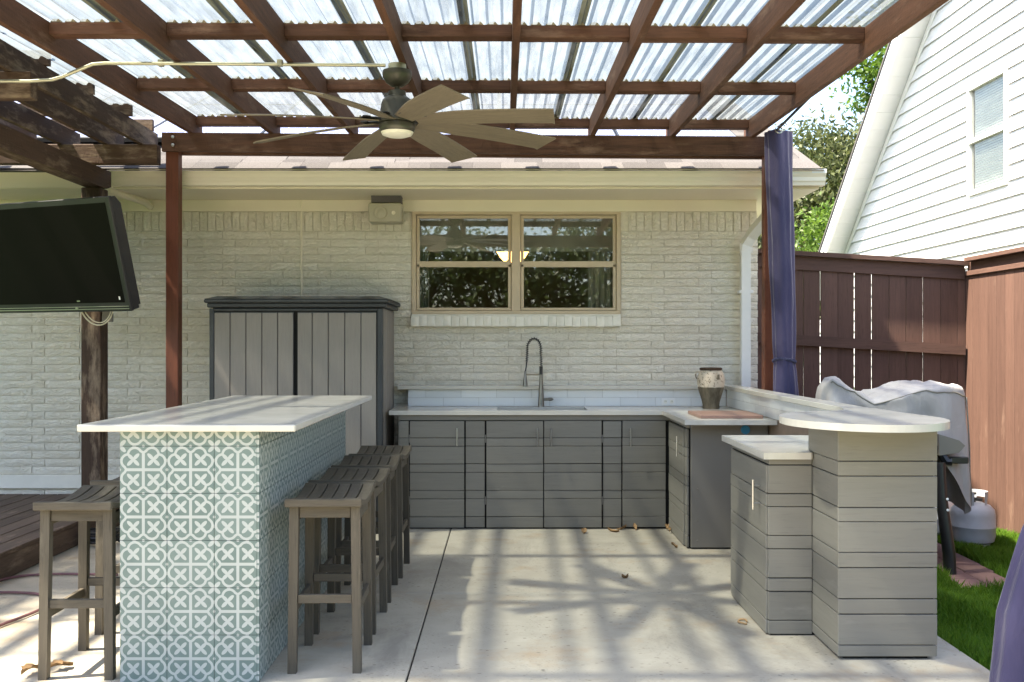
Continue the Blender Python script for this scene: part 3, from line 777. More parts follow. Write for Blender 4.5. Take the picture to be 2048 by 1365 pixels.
# ------------------------------------------------------------------ bar stools
def make_stool(label):
    t = thing('bar_stool', (0, 0, 0), label, 'bar stool', 'saddle bar stools at the tiled island')
    W2, L2 = .155, .215
    def zs(u): return .735 + .030 * (2 * u - 1) ** 2 * (1 if True else 0)
    ns = 6; wtot = .33; g = .006; sw = (wtot - g * (ns - 1)) / ns
    for i in range(ns):
        x0 = -wtot / 2 + i * (sw + g); q = MB(); n = 9; vs = []
        for k in range(n):
            u = k / (n - 1); y = -.245 + .49 * u; z = zs(u)
            vs += [(x0, y, z - .024), (x0 + sw, y, z - .024), (x0 + sw, y, z - .002), (x0 + sw - .003, y, z), (x0 + .003, y, z), (x0, y, z - .002)]
        fs = [(k * 6 + j, k * 6 + (j + 1) % 6, (k + 1) * 6 + (j + 1) % 6, (k + 1) * 6 + j) for k in range(n - 1) for j in range(6)]
        fs += [tuple(range(6)), tuple(range(n * 6 - 1, n * 6 - 7, -1))]
        q.add(vs, fs); q.build('seat_slat', 'stoolwood_y', t)
    for s in (-1, 1):
        board('seat_end', -wtot / 2 - .001, wtot / 2 + .001, s * .246 - .012, s * .246 + .012, .729, .7655, 'stoolwood_x', t, .004)
    for sx_ in (-1, 1):
        for sy_ in (-1, 1):
            q = MB(); a = .020
            xt, yt, xb, yb = sx_ * (W2 - .022), sy_ * (L2 - .022), sx_ * (W2 - .014), sy_ * (L2 - .012)
            vs = [(xb + i * a * .92, yb + j * a * .92, 0) for i, j in ((-1, -1), (1, -1), (1, 1), (-1, 1))] + [(xt + i * a, yt + j * a, .728) for i, j in ((-1, -1), (1, -1), (1, 1), (-1, 1))]
            q.add(vs, [(3, 2, 1, 0), (4, 5, 6, 7)] + [(i, (i + 1) % 4, (i + 1) % 4 + 4, i + 4) for i in range(4)]); q.build('leg', 'stoolwood_z', t)
    for s in (-1, 1):
        board('apron', -W2 + .044, W2 - .044, s * (L2 - .022) - .011, s * (L2 - .022) + .011, .675, .7285, 'stoolwood_x', t, .002)
        board('apron', s * (W2 - .022) - .011, s * (W2 - .022) + .011, -L2 + .044, L2 - .044, .655, .705, 'stoolwood_y', t, .002)
        board('stretcher', -W2 + .038, W2 - .038, s * (L2 - .016) - .010, s * (L2 - .016) + .010, .303, .341, 'stoolwood_x', t, .002)
        board('stretcher', s * (W2 - .017) - .010, s * (W2 - .017) + .010, -L2 + .036, L2 - .036, .255, .295, 'stoolwood_y', t, .002)
    return t
def copy_tree(o, parent=None):
    c = o.copy(); COL.objects.link(c); c.parent = parent; WL[c.name] = WL[o.name].copy()
    for ch in list(o.children): copy_tree(ch, c)
    return c
st0 = make_stool('x')
spots = [(-.79, 4.545, 1.2, 'grey wooden saddle stool right of the island, nearest the camera'),
         (-.795, 5.13, -1.0, 'grey wooden saddle stool, second from the front on the island right side'),
         (-.795, 5.73, .8, 'grey wooden saddle stool, third from the front on the island right side'),
         (-.785, 6.31, -.5, 'grey wooden saddle stool at the far end of the island right side'),
         (-1.832, 4.46, .4, 'grey wooden saddle stool left of the island, nearest the camera, dry leaves at its foot'),
         (-1.86, 5.12, -.8, 'grey wooden saddle stool, second on the island left side, mostly hidden'),
         (-1.86, 5.75, .6, 'grey wooden saddle stool, third on the island left side, nearly hidden')]
for i, (x, y, a, lab) in enumerate(spots):
    o = st0 if i == 0 else copy_tree(st0)
    o.location = (x, y, 0); o.rotation_euler.z = R(a); o['label'] = lab

# ------------------------------------------------------------------ kitchen counter along the wall and its return
CF = 7.73
kc = thing('kitchen_counter', (.5, 8.0, 0), 'grey slatted outdoor kitchen counter with white top along the brick wall', 'kitchen counter')
CT = .887
ZL = [.839, .707, .643, .505, .440, .300, .2355, .096, .010]     # board joints from the top down
def pX(px, Y=CF): return (px - CX) * Y / FPX
kx0 = pX(797)
MB().box(kx0 + .01, 1.83, CF + .02, 8.26, .0, CT - .001).build('carcass', 'gap', kc)
MB().box(1.30, 1.83, 6.975, CF + .019, .0, CT - .001).build('carcass', 'gap', kc)
board('top_rail', kx0, 1.285, CF - .002, CF + .019, .843, CT - .001, 'greyboard_x', kc, .002)
def boards(parent, a, b, axis, f0, f1, zl=ZL, mat='greyboard', name='board', j=.0035):
    for i in range(len(zl) - 1):
        z1, z0 = zl[i] - random.choice((.0013, .002, .0028)), zl[i + 1] + random.choice((.0012, .002, .0026)); d = random.uniform(-.0025, .002)
        if axis == 'x': board(name, a, b, f0 + d, f1, z0, z1, mat + '_x', parent, .002)
        else: board(name, f0 + d, f1, a, b, z0, z1, mat + '_y', parent, .002)
def handle(parent, x, y, z0, z1, facing='y'):
    q = MB(); n = (0, -1) if facing == 'y' else (-1, 0); o_ = .035
    hx, hy = x + n[0] * o_, y + n[1] * o_
    q.tube([(hx, hy, z0), (hx, hy, z1)], .006, 8)
    for zz in (z0 + .03, z1 - .03): q.tube([(x, y, zz), (hx, hy, zz)], .0045, 6)
    q.build('handle', 'steel', parent, True)
for kind, a, b, hpx in (('filler', 797, 817.5, 0), ('door', 820, 928.5, 914.8), ('filler', 931.5, 969.5, 0), ('door', 973, 1086.3, 1074.9), ('door', 1088.3, 1203, 1101.9),
                        ('filler', 1206, 1242.5, 0), ('door', 1245, 1331, 1260)):
    xa, xb = pX(a), pX(b)
    d = MB().box(xa + .004, xb - .004, CF + .010, CF + .0195, .012, .838).build('door' if kind == 'door' else 'filler_panel', 'gap', kc)
    dz = random.uniform(-.004, .004) if kind == 'door' else 0
    boards(d, xa, xb, 'x', CF - .012 if kind == 'door' else CF - .004, CF + .0095, [z + dz for z in ZL])
    if hpx: handle(d, pX(hpx), CF - .012, .648, .785)
for px, zz in ((818.8, .70), (818.8, .22), (971.2, .70), (971.2, .22), (1204.5, .70), (1204.5, .22)):
    board('hinge', pX(px) - .004, pX(px) + .004, CF - .008, CF + .009, zz - .03, zz + .03, 'panelgrey', kc, .001)
cfm = MB().box(1.283, 1.30, CF - .045, CF + .018, .012, .838).build('filler_panel', 'gap', kc); boards(cfm, CF - .04, CF + .0, 'y', 1.272, 1.2825)
board('top_rail', 1.278, 1.2995, 6.985, CF - .003, .843, CT - .001, 'greyboard_y', kc, .002)
d = MB().box(1.288, 1.2995, 7.06, CF - .048, .012, .838).build('door', 'gap', kc)
boards(d, 7.055, CF - .048, 'y', 1.266, 1.2875); handle(d, 1.266, 7.13, .63, .775, 'x')
d = MB().box(1.288, 1.2995, 6.98, 7.05, .012, .838).build('filler_panel', 'gap', kc); boards(d, 6.972, 7.051, 'y', 1.274, 1.2875)
ep = board('end_panel', 1.30, 1.84, 6.955, 6.974, .012, CT - .002, 'panelgrey', kc, .002)
for bx, bz in ((1.345, .42), (1.345, .20), (1.345, .06), (1.62, .05)): MB().lathe([(0, -.006), (.006, -.005), (.007, 0)], 8, (bx, 6.955, bz), 1).build('screw_head', 'panelgrey', ep, True)
bc = P(1491, 860, 6.95); MB().lathe([(0, -.012), (.030, -.011), (.033, 0), (.033, .004)], 20, (bc.x, 6.953, bc.z), 1).build('blue_cap', 'blue', ep, True)
# L shaped white top with a sink opening
ct = MB(); z0, z1 = CT, .92
SXa, SXb, SYa, SYb = -.06, .65, 7.775, 8.15
def slab_poly(mb, outer, z0, z1): mb.prism(outer, 2, z0, z1)
cl, cr, cf, cbk = -.897, 1.842, 7.69, 8.272
ct.box(cl, SXa, cf, cbk, z0, z1); ct.box(SXb, cr, cf, cbk, z0, z1); ct.box(SXa, SXb, cf, SYa, z0, z1); ct.box(SXa, SXb, SYb, cbk, z0, z1)
ct.box(1.217, cr, 6.73, cf, z0, z1)
topk = ct.build('countertop', 'quartz', kc)
sk = MB(); sk.add([(SXa - .01, SYa - .01, z0 - .001), (SXb + .01, SYa - .01, z0 - .001), (SXb + .01, SYb + .01, z0 - .001), (SXa - .01, SYb + .01, z0 - .001), (SXa + .02, SYa + .02, .70), (SXb - .02, SYa + .02, .70), (SXb - .02, SYb - .02, .70), (SXa + .02, SYb - .02, .70)],
       [(0, 1, 5, 4), (1, 2, 6, 5), (2, 3, 7, 6), (3, 0, 4, 7), (4, 5, 6, 7)]); sk.build('sink_bowl', 'steel', kc)
# backsplash
MB().box(-.806, 1.842, 8.281, WY - .002, .921, 1.059).build('backsplash_body', 'grout', kc)
board('backsplash_cap', -.89, 1.819, 8.232, WY - .001, 1.060, 1.092, 'quartz', kc, .003)
TL = .294
for row, (za, zb, ox) in enumerate(((.922, .990, -.806 - 0), (.9915, 1.0585, -.806 - TL / 2))):
    x = ox
    while x < 1.838:
        a, b = max(x, -.806), min(x + TL, 1.8375)
        if b - a > .02: board('splash_tile', a + .0008, b - .0008, 8.272, 8.2805, za, zb, 'subway', kc, .001)
        x += TL
o1, o2 = P(1323, 796, 8.27), P(1351, 812, 8.27)
op = board('outlet_plate', o1.x, o2.x, 8.266, 8.2715, .926, .988, 'white', kc, .002)
for px in (1331, 1343.5):
    c = P(px, 803, 8.264)
    MB().lathe([(0, -.003), (.015, -.003), (.016, .002)], 16, (c.x, 8.264, .957), 1).build('socket', 'glasswhite', op, True)
    for ddx in (-.005, .005): board('slot', c.x + ddx - .001, c.x + ddx + .001, 8.2590, 8.2605, .957, .966, 'gap', op, 0)

# ------------------------------------------------------------------ bar at the right: knee wall, tall end, low cabinet
bar = thing('serving_bar', (1.7, 5.5, 0), 'grey slatted serving bar with rounded white top at the right of the patio', 'bar')
MB().box(1.85, 1.935, 4.96, 8.231, .0, 1.059).build('knee_wall', 'plywood', bar)
for row, (za, zb, oy) in enumerate(((.9215, .990, 5.0), (.9915, 1.0585, 5.0 - TL / 2))):
    y = oy
    while y < 8.27:
        a, b = max(y, 5.0), min(y + TL, 8.270)
        if b - a > .02: board('splash_tile', 1.843, 1.8495, a + .0008, b - .0008, za, zb, 'subway', bar, .001)
        y += TL
board('ledge_cap', 1.820, 1.952, 4.80, WY - .004, 1.0605, 1.0925, 'quartz', bar, .003)
pts = []
for k in range(49):
    th = math.pi * (.62 + 1.45 * k / 48)
    cxx, cyy, rx_, ry_ = 1.655, 4.62, .362, .44
    pts.append((cxx + rx_ * math.cos(th), cyy + ry_ * math.sin(th)))
pts = [(1.80, 5.30), (1.74, 5.12)] + pts + [(1.975, 5.0), (1.965, 5.30)]
MB().prism(pts, 2, 1.0605, 1.0928).build('round_top', 'quartz', bar)
BX0, BX1, BY0, BY1 = 1.512, 1.958, 4.512, 4.958
MB().box(BX0 + .012, BX1 - .012, BY0 + .012, BY1, .02, 1.058).build('tall_core', 'gap', bar)
MB().box(BX0 + .03, BX1 - .03, BY0 + .03, BY1, 0, .02).build('plinth', 'gap', bar)
ZB = [1.0585, .902, .834, .6925, .6275, .488, .419, .2765, .208, .067, .004]
ZB[-1] = .014
boards(bar, BX0 - .002, BX1 + .002, 'x', BY0, BY0 + .0115, ZB, name='front_board')
boards(bar, BY0 + .012, 4.893 + .06, 'y', BX0, BX0 + .0115, ZB, name='side_board')
boards(bar, BY0 + .012, BY1, 'y', BX1 - .0115, BX1, ZB, name='side_board')
LX0, LY0, LY1 = 1.298, 4.893, 5.70
ZC = [.838, .698, .633, .4905, .4255, .283, .2165, .074, .006]
MB().box(LX0 + .012, 1.848, LY0 + .012, LY1, .0, .868).build('low_carcass', 'gap', bar)
board('low_top_rail', LX0, BX0 - .003, LY0, LY0 + .0115, .841, .8685, 'greyboard_x', bar, .002)
board('low_top_rail', LX0, LX0 + .0115, LY0 + .012, LY1, .841, .8685, 'greyboard_y', bar, .002)
boards(bar, LX0 - .002, BX0 - .002, 'x', LY0, LY0 + .0115, ZC, name='front_board')
dl = MB().box(LX0 + .003, LX0 + .0118, LY0 + .016, LY1 - .055, .012, .836).build('door', 'gap', bar)
boards(dl, LY0 + .014, LY1 - .053, 'y', LX0 - .012, LX0 + .0025, ZC, name='door_board'); handle(dl, LX0 - .012, 5.02, .60, .75, 'x')
fl = MB().box(LX0 + .004, LX0 + .0118, LY1 - .050, LY1, .012, .836).build('filler_panel', 'gap', bar); boards(fl, LY1 - .049, LY1, 'y', LX0 - .004, LX0 + .0035, ZC)
lp = [(1.265, 4.862), (1.497, 4.862), (1.508, 4.872), (1.5095, 4.96), (1.842, 4.962), (1.842, 5.81), (1.265, 5.81)]
MB().prism(lp, 2, .8695, .902).build('low_top', 'quartz', bar)

# ------------------------------------------------------------------ ceiling fan
FX, FY = -.581, 5.36
fan = thing('ceiling_fan', (FX, FY, 2.5), 'eight blade bronze ceiling fan with driftwood blades under the pergola', 'ceiling fan')
fz = raf(FY) + tilt(FX)
MB().lathe([(0, fz - .001), (.048, fz - .001), (.050, fz - .03), (.050, fz - .036)], 18, (FX, FY, 0)).build('junction_box', 'pipe', fan, True)
MB().lathe([(.05, fz - .0365), (.078, fz - .038), (.080, fz - .055), (.076, fz - .075), (.060, fz - .10), (.035, fz - .118), (.018, fz - .122)], 28, (FX, FY, 0)).build('canopy', 'bronze', fan, True)
MB().lathe([(.014, fz - .1215), (.014, 2.785)], 12, (FX, FY, 0)).build('downrod', 'bronze', fan, True)
hz = 2.628
MB().lathe([(.016, 2.80), (.046, 2.795), (.049, 2.768), (.056, 2.764), (.078, 2.748), (.084, 2.73), (.094, 2.67), (.100, hz + .012), (.098, hz - .005), (.06, hz - .008)], 36, (FX, FY, 0)).build('motor', 'bronze', fan, True)
MB().lathe([(.06, hz - .0085), (.095, hz - .010), (.098, hz - .03), (.092, hz - .05), (.088, hz - .053)], 36, (FX, FY, 0)).build('light_ring', 'bronze', fan, True)
MB().lathe([(.0875, hz - .0535), (.080, hz - .068), (.055, hz - .077), (0, hz - .080)], 32, (FX, FY, 0)).build('light_lens', 'glasswhite', fan, True)
def blade_mb():
    q = MB(); n = 14; vs = []
    for k in range(n):
        u = k / (n - 1); r = .115 + .80 * u
        wd = .050 + .022 * min(1, u * 3) + .006 * u
        zc = -.002 - .045 * u ** 1.8
        cut = .045 * max(0, (u - .93) / .07)
        for s, tt in ((-1, 0), (1, 0), (1, 1), (-1, 1)):
            yy = s * wd; pit = -s * wd * math.tan(R(13))
            rr = r - (cut if s > 0 else 0)
            vs.append((rr, yy, zc + pit + (.007 if tt else 0)))
    fs = [(k * 4 + j, k * 4 + (j + 1) % 4, (k + 1) * 4 + (j + 1) % 4, (k + 1) * 4 + j) for k in range(n - 1) for j in range(4)]
    fs += [(3, 2, 1, 0), tuple(range(n * 4 - 4, n * 4))]
    return q.add(vs, fs)
bme = blade_mb().mesh('blade', 'bladewood_x', smooth=True)
brm = MB().box(.07, .19, -.022, .022, .004, .016, .003); brm.box(.16, .20, -.045, .045, .006, .014, .002)
brme = brm.mesh('blade_bracket', 'black')
for k in range(8):
    a = R(22.5 + 45 * k + 1)
    o = inst('blade', bme, (FX, FY, hz), fan, (0, 0, a))
    c = bpy.data.objects.new('blade_bracket', brme); COL.objects.link(c); c.parent = o; WL[c.name] = WL[o.name]
cdz = fz - .012
cp = [P(0, 163, 5.3), P(60, 163, 5.3), P(104, 160, 5.3), P(125, 154, 5.3), P(165, 137, 5.3), P(185, 129, 5.3), P(210, 127, 5.3), P(400, 128, 5.3), P(771, 131, 5.33)]
cp[0].x -= .3
co = thing('conduit_pipe', cp[4], 'thin metal conduit running under the rafters to the fan', 'pipe')
MB().tube(cp, .0095, 10).build('pipe', 'pipe', co, True)
for px in (322, 560): 
    c = P(px, 128.5, 5.31); board('strap', c.x - .014, c.x + .014, 5.295, 5.325, c.z - .012, c.z + .022, 'pipe', co, .002)

# ------------------------------------------------------------------ curtains
def curtain(name, cx_, cy_, prof_, label, amp=.02, folds=7, sq=.8, tie=None, seed=1, wob=.09):
    t = thing(name, (cx_, cy_, prof_[0][0]), label, 'curtain')
    zs = np.array([p[0] for p in prof_]); ra = np.array([p[1] for p in prof_]); ox = np.array([p[2] for p in prof_])
    def fn(u, v):
        z = zs[0] + (zs[-1] - zs[0]) * v; r = np.interp(z, zs, ra); off = np.interp(z, zs, ox); th = 2 * math.pi * u
        f = math.sin(th * folds + seed + .5 * math.sin(z * 2.1)) + .5 * math.sin(th * (folds * 2 + 1) + 1.3 * seed)
        rr = r * (1 + wob * f) + amp * .15 * math.sin(z * 9 + th * 3)
        return (cx_ + off + rr * math.cos(th), cy_ + rr * math.sin(th) * sq, z)
    MB().grid(140, 60, fn, True).build('cloth', 'curtain', t, 'all')
    if tie:
        r = np.interp(tie, zs, ra) * 1.10; off = np.interp(tie, zs, ox); q = MB()
        for ph in (0, math.pi):
            q.tube([(cx_ + off + (r + .007 * math.cos(14 * a + ph)) * math.cos(a), cy_ + (r + .007 * math.cos(14 * a + ph)) * math.sin(a) * sq, tie - .018 * math.sin(a + .4) + .007 * math.sin(14 * a + ph)) for a in np.linspace(0, 2 * math.pi, 90)], .0065, 6)
        q.build('tie_rope', 'rope', t, True)
    return t
cu1 = curtain('curtain', 2.02, 7.24, [(.12, .115, .03), (.9, .095, .02), (1.25, .078, .015), (1.31, .070, .012), (1.40, .076, .010), (1.9, .084, .0), (2.5, .088, -.02), (2.98, .092, -.035)],
              'purple curtain tied with rope hanging on the right pergola post', folds=3, sq=.75, tie=1.31, wob=.11)
for yy in (6.98, 7.03, 7.10, 7.2):
    q = MB(); q.tube([(1.955 + .026 * math.cos(a), yy + .02 * math.sin(a) * .4, 2.965 + .026 * math.sin(a)) for a in np.linspace(0, 2 * math.pi, 20)], .004, 6); q.build('grommet', 'steel', cu1, True)
cu2 = curtain('curtain', 2.325, 3.95, [(.02, .31, -.05), (.35, .28, -.05), (.7, .20, -.03), (.95, .12, .0), (1.03, .10, .0), (1.2, .12, .0), (2.0, .13, .0), (2.86, .14, .0)],
              'purple curtain flaring at the bottom right corner close to the camera', folds=6, sq=.75, tie=1.03, seed=2.4)
rod = MB().tube([(1.93, 5.6, raf(5.6) + .06), (1.935, 6.3, raf(6.3) + .02), (1.955, 7.42, 2.958)], .0095, 10).build('curtain_rod', 'darkframe', None, True)
tag(rod, 'dark curtain rod under the right edge rafter', 'rod')

# ------------------------------------------------------------------ faucet, urn, cutting board
fa = thing('faucet', (.297, 8.2, .92), 'tall spring neck kitchen faucet behind the sink', 'faucet')
fx, fy = .297, 8.19
MB().lathe([(.027, .9205), (.026, .93), (.021, 1.04), (.0145, 1.13), (.0135, 1.255), (0, 1.256)], 20, (fx, fy, 0)).build('column', 'faucet', fa, True)
MB().lathe([(.0145, 1.185), (.0145, 1.252)], 16, (fx, fy, 0)).build('collar', 'black', fa, True)
arc = [(fx, fy, 1.25), (fx, fy, 1.30), (fx - .002, fy, 1.36)]
for k in range(0, 13):
    a = math.pi * k / 12; arc.append((fx - .058 + .056 * math.cos(a), fy, 1.40 + .082 * math.sin(a)))
arc += [(fx - .116, fy, 1.34), (fx - .118, fy, 1.29)]
arc = [Vector(p) for p in arc]
MB().tube(arc, .0055, 8).build('neck', 'black', fa, True)
hel = []; seg = []
tot = 0; cum = [0]
for i in range(len(arc) - 1): tot += (arc[i + 1] - arc[i]).length; cum.append(tot)
NT, NP = 27, 27 * 9
for i in range(NP):
    s = tot * i / (NP - 1); k = max(j for j in range(len(cum)) if cum[j] <= s + 1e-9); k = min(k, len(arc) - 2)
    t = (s - cum[k]) / (cum[k + 1] - cum[k]); p = arc[k].lerp(arc[k + 1], t); d = (arc[k + 1] - arc[k]).normalized(); b = Vector((0, 1, 0)); a = d.cross(b)
    th = 2 * math.pi * NT * i / NP; hel.append(p + (a * math.cos(th) + b * math.sin(th)) * .0125)
MB().tube(hel, .0028, 5).build('spring', 'faucet', fa, True)
MB().tube([(fx - .118, fy, 1.295), (fx - .122, fy, 1.25), (fx - .130, fy, 1.205), (fx - .133, fy, 1.18)], [.006, .0055, .006, .009], 10).build('hose', 'black', fa, True)
MB().lathe([(0, 1.215), (.009, 1.213), (.012, 1.17), (.022, 1.095), (.022, 1.088), (0, 1.086)], 18, (fx - .131, fy, 0)).build('spray_head', 'faucet', fa, True)
MB().box(fx - .13, fx, fy - .006, fy + .006, 1.178, 1.192, .002).build('holder_arm', 'faucet', fa)
MB().tube([(fx, fy, .978), (fx + .07, fy - .005, .982)], .011, 12).build('valve_body', 'faucet', fa, True)
MB().lathe([(0, 0), (.012, .004), (.015, .02), (.012, .036), (0, .05)], 14, (fx + .055, fy - .005, .982), 0).build('lever', 'faucet', fa, True)
urn = thing('clay_urn', (1.645, 7.95, .92), 'cream and brown glazed clay urn on the counter corner', 'urn')
UZ = .9205; us = 7.95 / FPX
up = [(.0, 0), (.064, .0), (.068, .010), (.066, .03), (.070, .055), (.084, .10), (.099, .15), (.108, .195), (.110, .225), (.104, .262), (.090, .295), (.080, .306), (.088, .312), (.088, .322), (.078, .326), (.070, .318), (.074, .29), (.0, .26)]
MB().lathe([(r, z + UZ) for r, z in up], 36, (1.645, 7.95, 0)).build('body', 'urn', urn, True)
MB().lathe([(.0795, UZ + .3055), (.0895, UZ + .310), (.0895, UZ + .3225), (.080, UZ + .3275)], 36, (1.645, 7.95, 0)).build('rim', 'oldwood_x', urn, True)
for a in (R(-72), R(172)):
    dx_, dy_ = math.cos(a), math.sin(a)
    MB().tube([(1.645 + dx_ * r, 7.95 + dy_ * r, UZ + z) for r, z in ((.098, .288), (.112, .292), (.119, .275), (.117, .25), (.108, .237))], .008, 8, (1.3, .7)).build('handle', 'urn', urn, True)
cbd = board('cutting_board', 1.352, 1.785, 6.87, 7.36, .9205, .943, 'cutting', None, .003); tag(cbd, 'reddish wooden cutting board lying on the white counter return', 'cutting board')

# ------------------------------------------------------------------ fences
fe = thing('back_fence', (3.05, 8.6, GZ), 'dark brown picket fence behind the grill and curtain', 'fence')
FYB = 8.56; fsl = -.058
def ft(x): return 2.235 + fsl * (x - 2.49)
x = 2.13; k = 0
gaps = [.001, .006, .003, .007, .001, .008, .006, .003, .004, .005, .001, .001, .001]
while x < 3.955:
    wd = .1455; x1 = min(x + wd, 3.963); z1 = ft((x + x1) / 2) - .07
    MB().box(x, x1 - gaps[k % 13], FYB, FYB + .017, GZ + .02, z1, .0015).build('picket', 'fencewood_z', fe); x += wd + .0015; k += 1
def rail(name, zt, h, y0, y1, mat='fencewood_x', xa=2.13, xb=3.945):
    q = MB(); t1, t2 = zt + ft(xa) - 2.235, zt + ft(xb) - 2.235
    q.add([(xa, y0, t1 - h), (xa, y1, t1 - h), (xa, y0, t1), (xa, y1, t1), (xb, y0, t2 - h), (xb, y1, t2 - h), (xb, y0, t2), (xb, y1, t2)],
          [(0, 1, 3, 2), (4, 6, 7, 5), (0, 4, 5, 1), (2, 3, 7, 6), (0, 2, 6, 4), (1, 5, 7, 3)]); q.build(name, mat, fe)
rail('top_trim', 2.192, .115, FYB - .02, FYB - .001); rail('mid_rail', 1.515, .088, FYB - .04, FYB - .001); rail('low_rail', .35, .088, FYB - .04, FYB - .001)
rail('cap_board', 2.232, .038, FYB - .07, FYB + .075, 'fencewood_x', 2.13, 3.99)
fs_ = thing('side_fence', (3.97, 6.6, GZ), 'sunlit reddish board fence running along the right edge', 'fence')
FXS = 3.965; y = 8.59; k = 0
while y > 5.2:
    wd = random.choice((.135, .14, .145)); board('picket', FXS, FXS + .018, y - wd, y - .002, GZ + .02, 2.045, 'fencelit_z', fs_, .0015); y -= wd + .0005; k += 1
board('top_trim', FXS - .02, FXS - .0005, 5.2, 8.535, 2.02, 2.06, 'fencelit_y', fs_, .002)
board('trim_board', FXS + .002, FXS + .02, 5.2, 8.535, 2.0605, 2.135, 'fencewood_y', fs_, .002)
board('cap_board', FXS - .06, FXS + .09, 5.2, 8.47, 2.1355, 2.172, 'fencelit_y', fs_, .003)

# ------------------------------------------------------------------ neighbour's gable house
NX = 5.2
nh = thing('neighbour_house', (NX + 2, 11, GZ), 'white lap siding gable house beyond the fence at right', 'house')
rk = lambda y: 15.62 - .84 * y
def rky(z): return (15.62 - z) / .84
pitch = .166; z = .8; y_near = 6.5
MB().add([(NX + .09, y_near, GZ), (NX + .09, rky(GZ), GZ), (NX + .09, y_near, rk(y_near)), (NX + .3, y_near, GZ), (NX + .3, rky(GZ), GZ), (NX + .3, y_near, rk(y_near))],
         [(0, 2, 1), (3, 4, 5), (0, 1, 4, 3), (1, 2, 5, 4), (2, 0, 3, 5)]).build('wall', 'white', nh)
NW = (10.33, 11.115, 3.14, 4.26)
while z < 9.0:
    zt = z + pitch + .012
    segs = [(y_near, rky(z) - .002, rky(zt) - .002)]
    if zt > NW[2] - .04 and z < NW[3] + .04: segs = [(y_near, NW[0] - .045, NW[0] - .045), (NW[1] + .045, rky(z) - .002, rky(zt) - .002)]
    for a, b0, b1 in segs:
        q = MB(); xo, xi = NX - .012, NX + .014
        q.add([(xo, a, z), (xo, b0, z), (xi, b1, zt), (xi, a, zt), (xo + .012, a, z), (xo + .012, b0, z), (xi + .012, b1, zt), (xi + .012, a, zt)],
              [(0, 1, 2, 3), (4, 7, 6, 5), (0, 4, 5, 1), (1, 5, 6, 2), (2, 6, 7, 3), (3, 7, 4, 0)]); q.build('siding_board', 'siding', nh)
    if segs[-1] is not segs[0]:
        for za, zb in ((z, min(zt, NW[2] - .0505)), (max(z, NW[3] + .0355), zt)):
            if zb - za > .01:
                f = lambda q_: xo + (xi - xo) * (q_ - z) / (zt - z)
                MB().add([(f(za), NW[0] - .045, za), (f(za), NW[1] + .045, za), (f(zb), NW[1] + .045, zb), (f(zb), NW[0] - .045, zb), (f(za) + .012, NW[0] - .045, za), (f(za) + .012, NW[1] + .045, za), (f(zb) + .012, NW[1] + .045, zb), (f(zb) + .012, NW[0] - .045, zb)],
                         [(0, 1, 2, 3), (4, 7, 6, 5), (0, 4, 5, 1), (1, 5, 6, 2), (2, 6, 7, 3), (3, 7, 4, 0)]).build('siding_board', 'siding', nh)
    z += pitch
def strip(name, x0, x1, dz0, dz1, mat, ya=6.5, yb=15.9, par=nh):
    return MB().prism([(ya, rk(ya) + dz0), (yb, rk(yb) + dz0), (yb, rk(yb) + dz1), (ya, rk(ya) + dz1)], 0, x0, x1).build(name, mat, par)
strip('rake_trim', NX - .012, NX + .0018, -.12, -.002, 'white')
sof = strip('rake_soffit', 4.92, NX + .02, .012, .03, 'gap')
y = 8.0
while y < 15.85:
    MB().prism([(y + .003, rk(y + .003)), (y + .215, rk(y + .215)), (y + .215, rk(y + .215) + .011), (y + .003, rk(y + .003) + .011)], 0, 4.922, NX - .013).build('soffit_slat', 'siding', sof); y += .2175
strip('rake_fascia', 4.895, 4.9195, -.04, .20, 'white'); strip('rake_fascia', 4.880, 4.8945, .06, .20, 'white')
strip('roof', 4.862, 10, .203, .235, 'roofdark')
nw = MB(); a, b, c, d = NW
for (y0, y1, z0, z1) in ((a - .04, b + .04, d, d + .035), (a - .04, b + .04, c - .05, c), (a - .04, a, c, d), (b, b + .04, c, d), (a, b, 3.665, 3.71)):
    nw.box(NX - .025, NX + .04, y0, y1, z0, z1, .003)
nwin = nw.build('window', 'white', nh)
for z0, z1 in ((c, 3.665), (3.71, d)): MB().box(NX + .012, NX + .016, a, b, z0, z1).build('pane', 'glass2', nwin)
zz = c + .02
while zz < d: 
    board('blind_slat', NX + .03, NX + .05, a + .02, b - .02, zz, zz + .003, 'blind', nwin, 0, (0, R(62), 0)); zz += .028
MB().box(NX + .055, NX + .06, a, b, c, d).build('blind_shade', 'panelgrey', nwin)
MB().box(NX - .05, NX + .0, 9.98, 10.06, 2.20, 2.215).build('hose_bracket', 'white', nh)

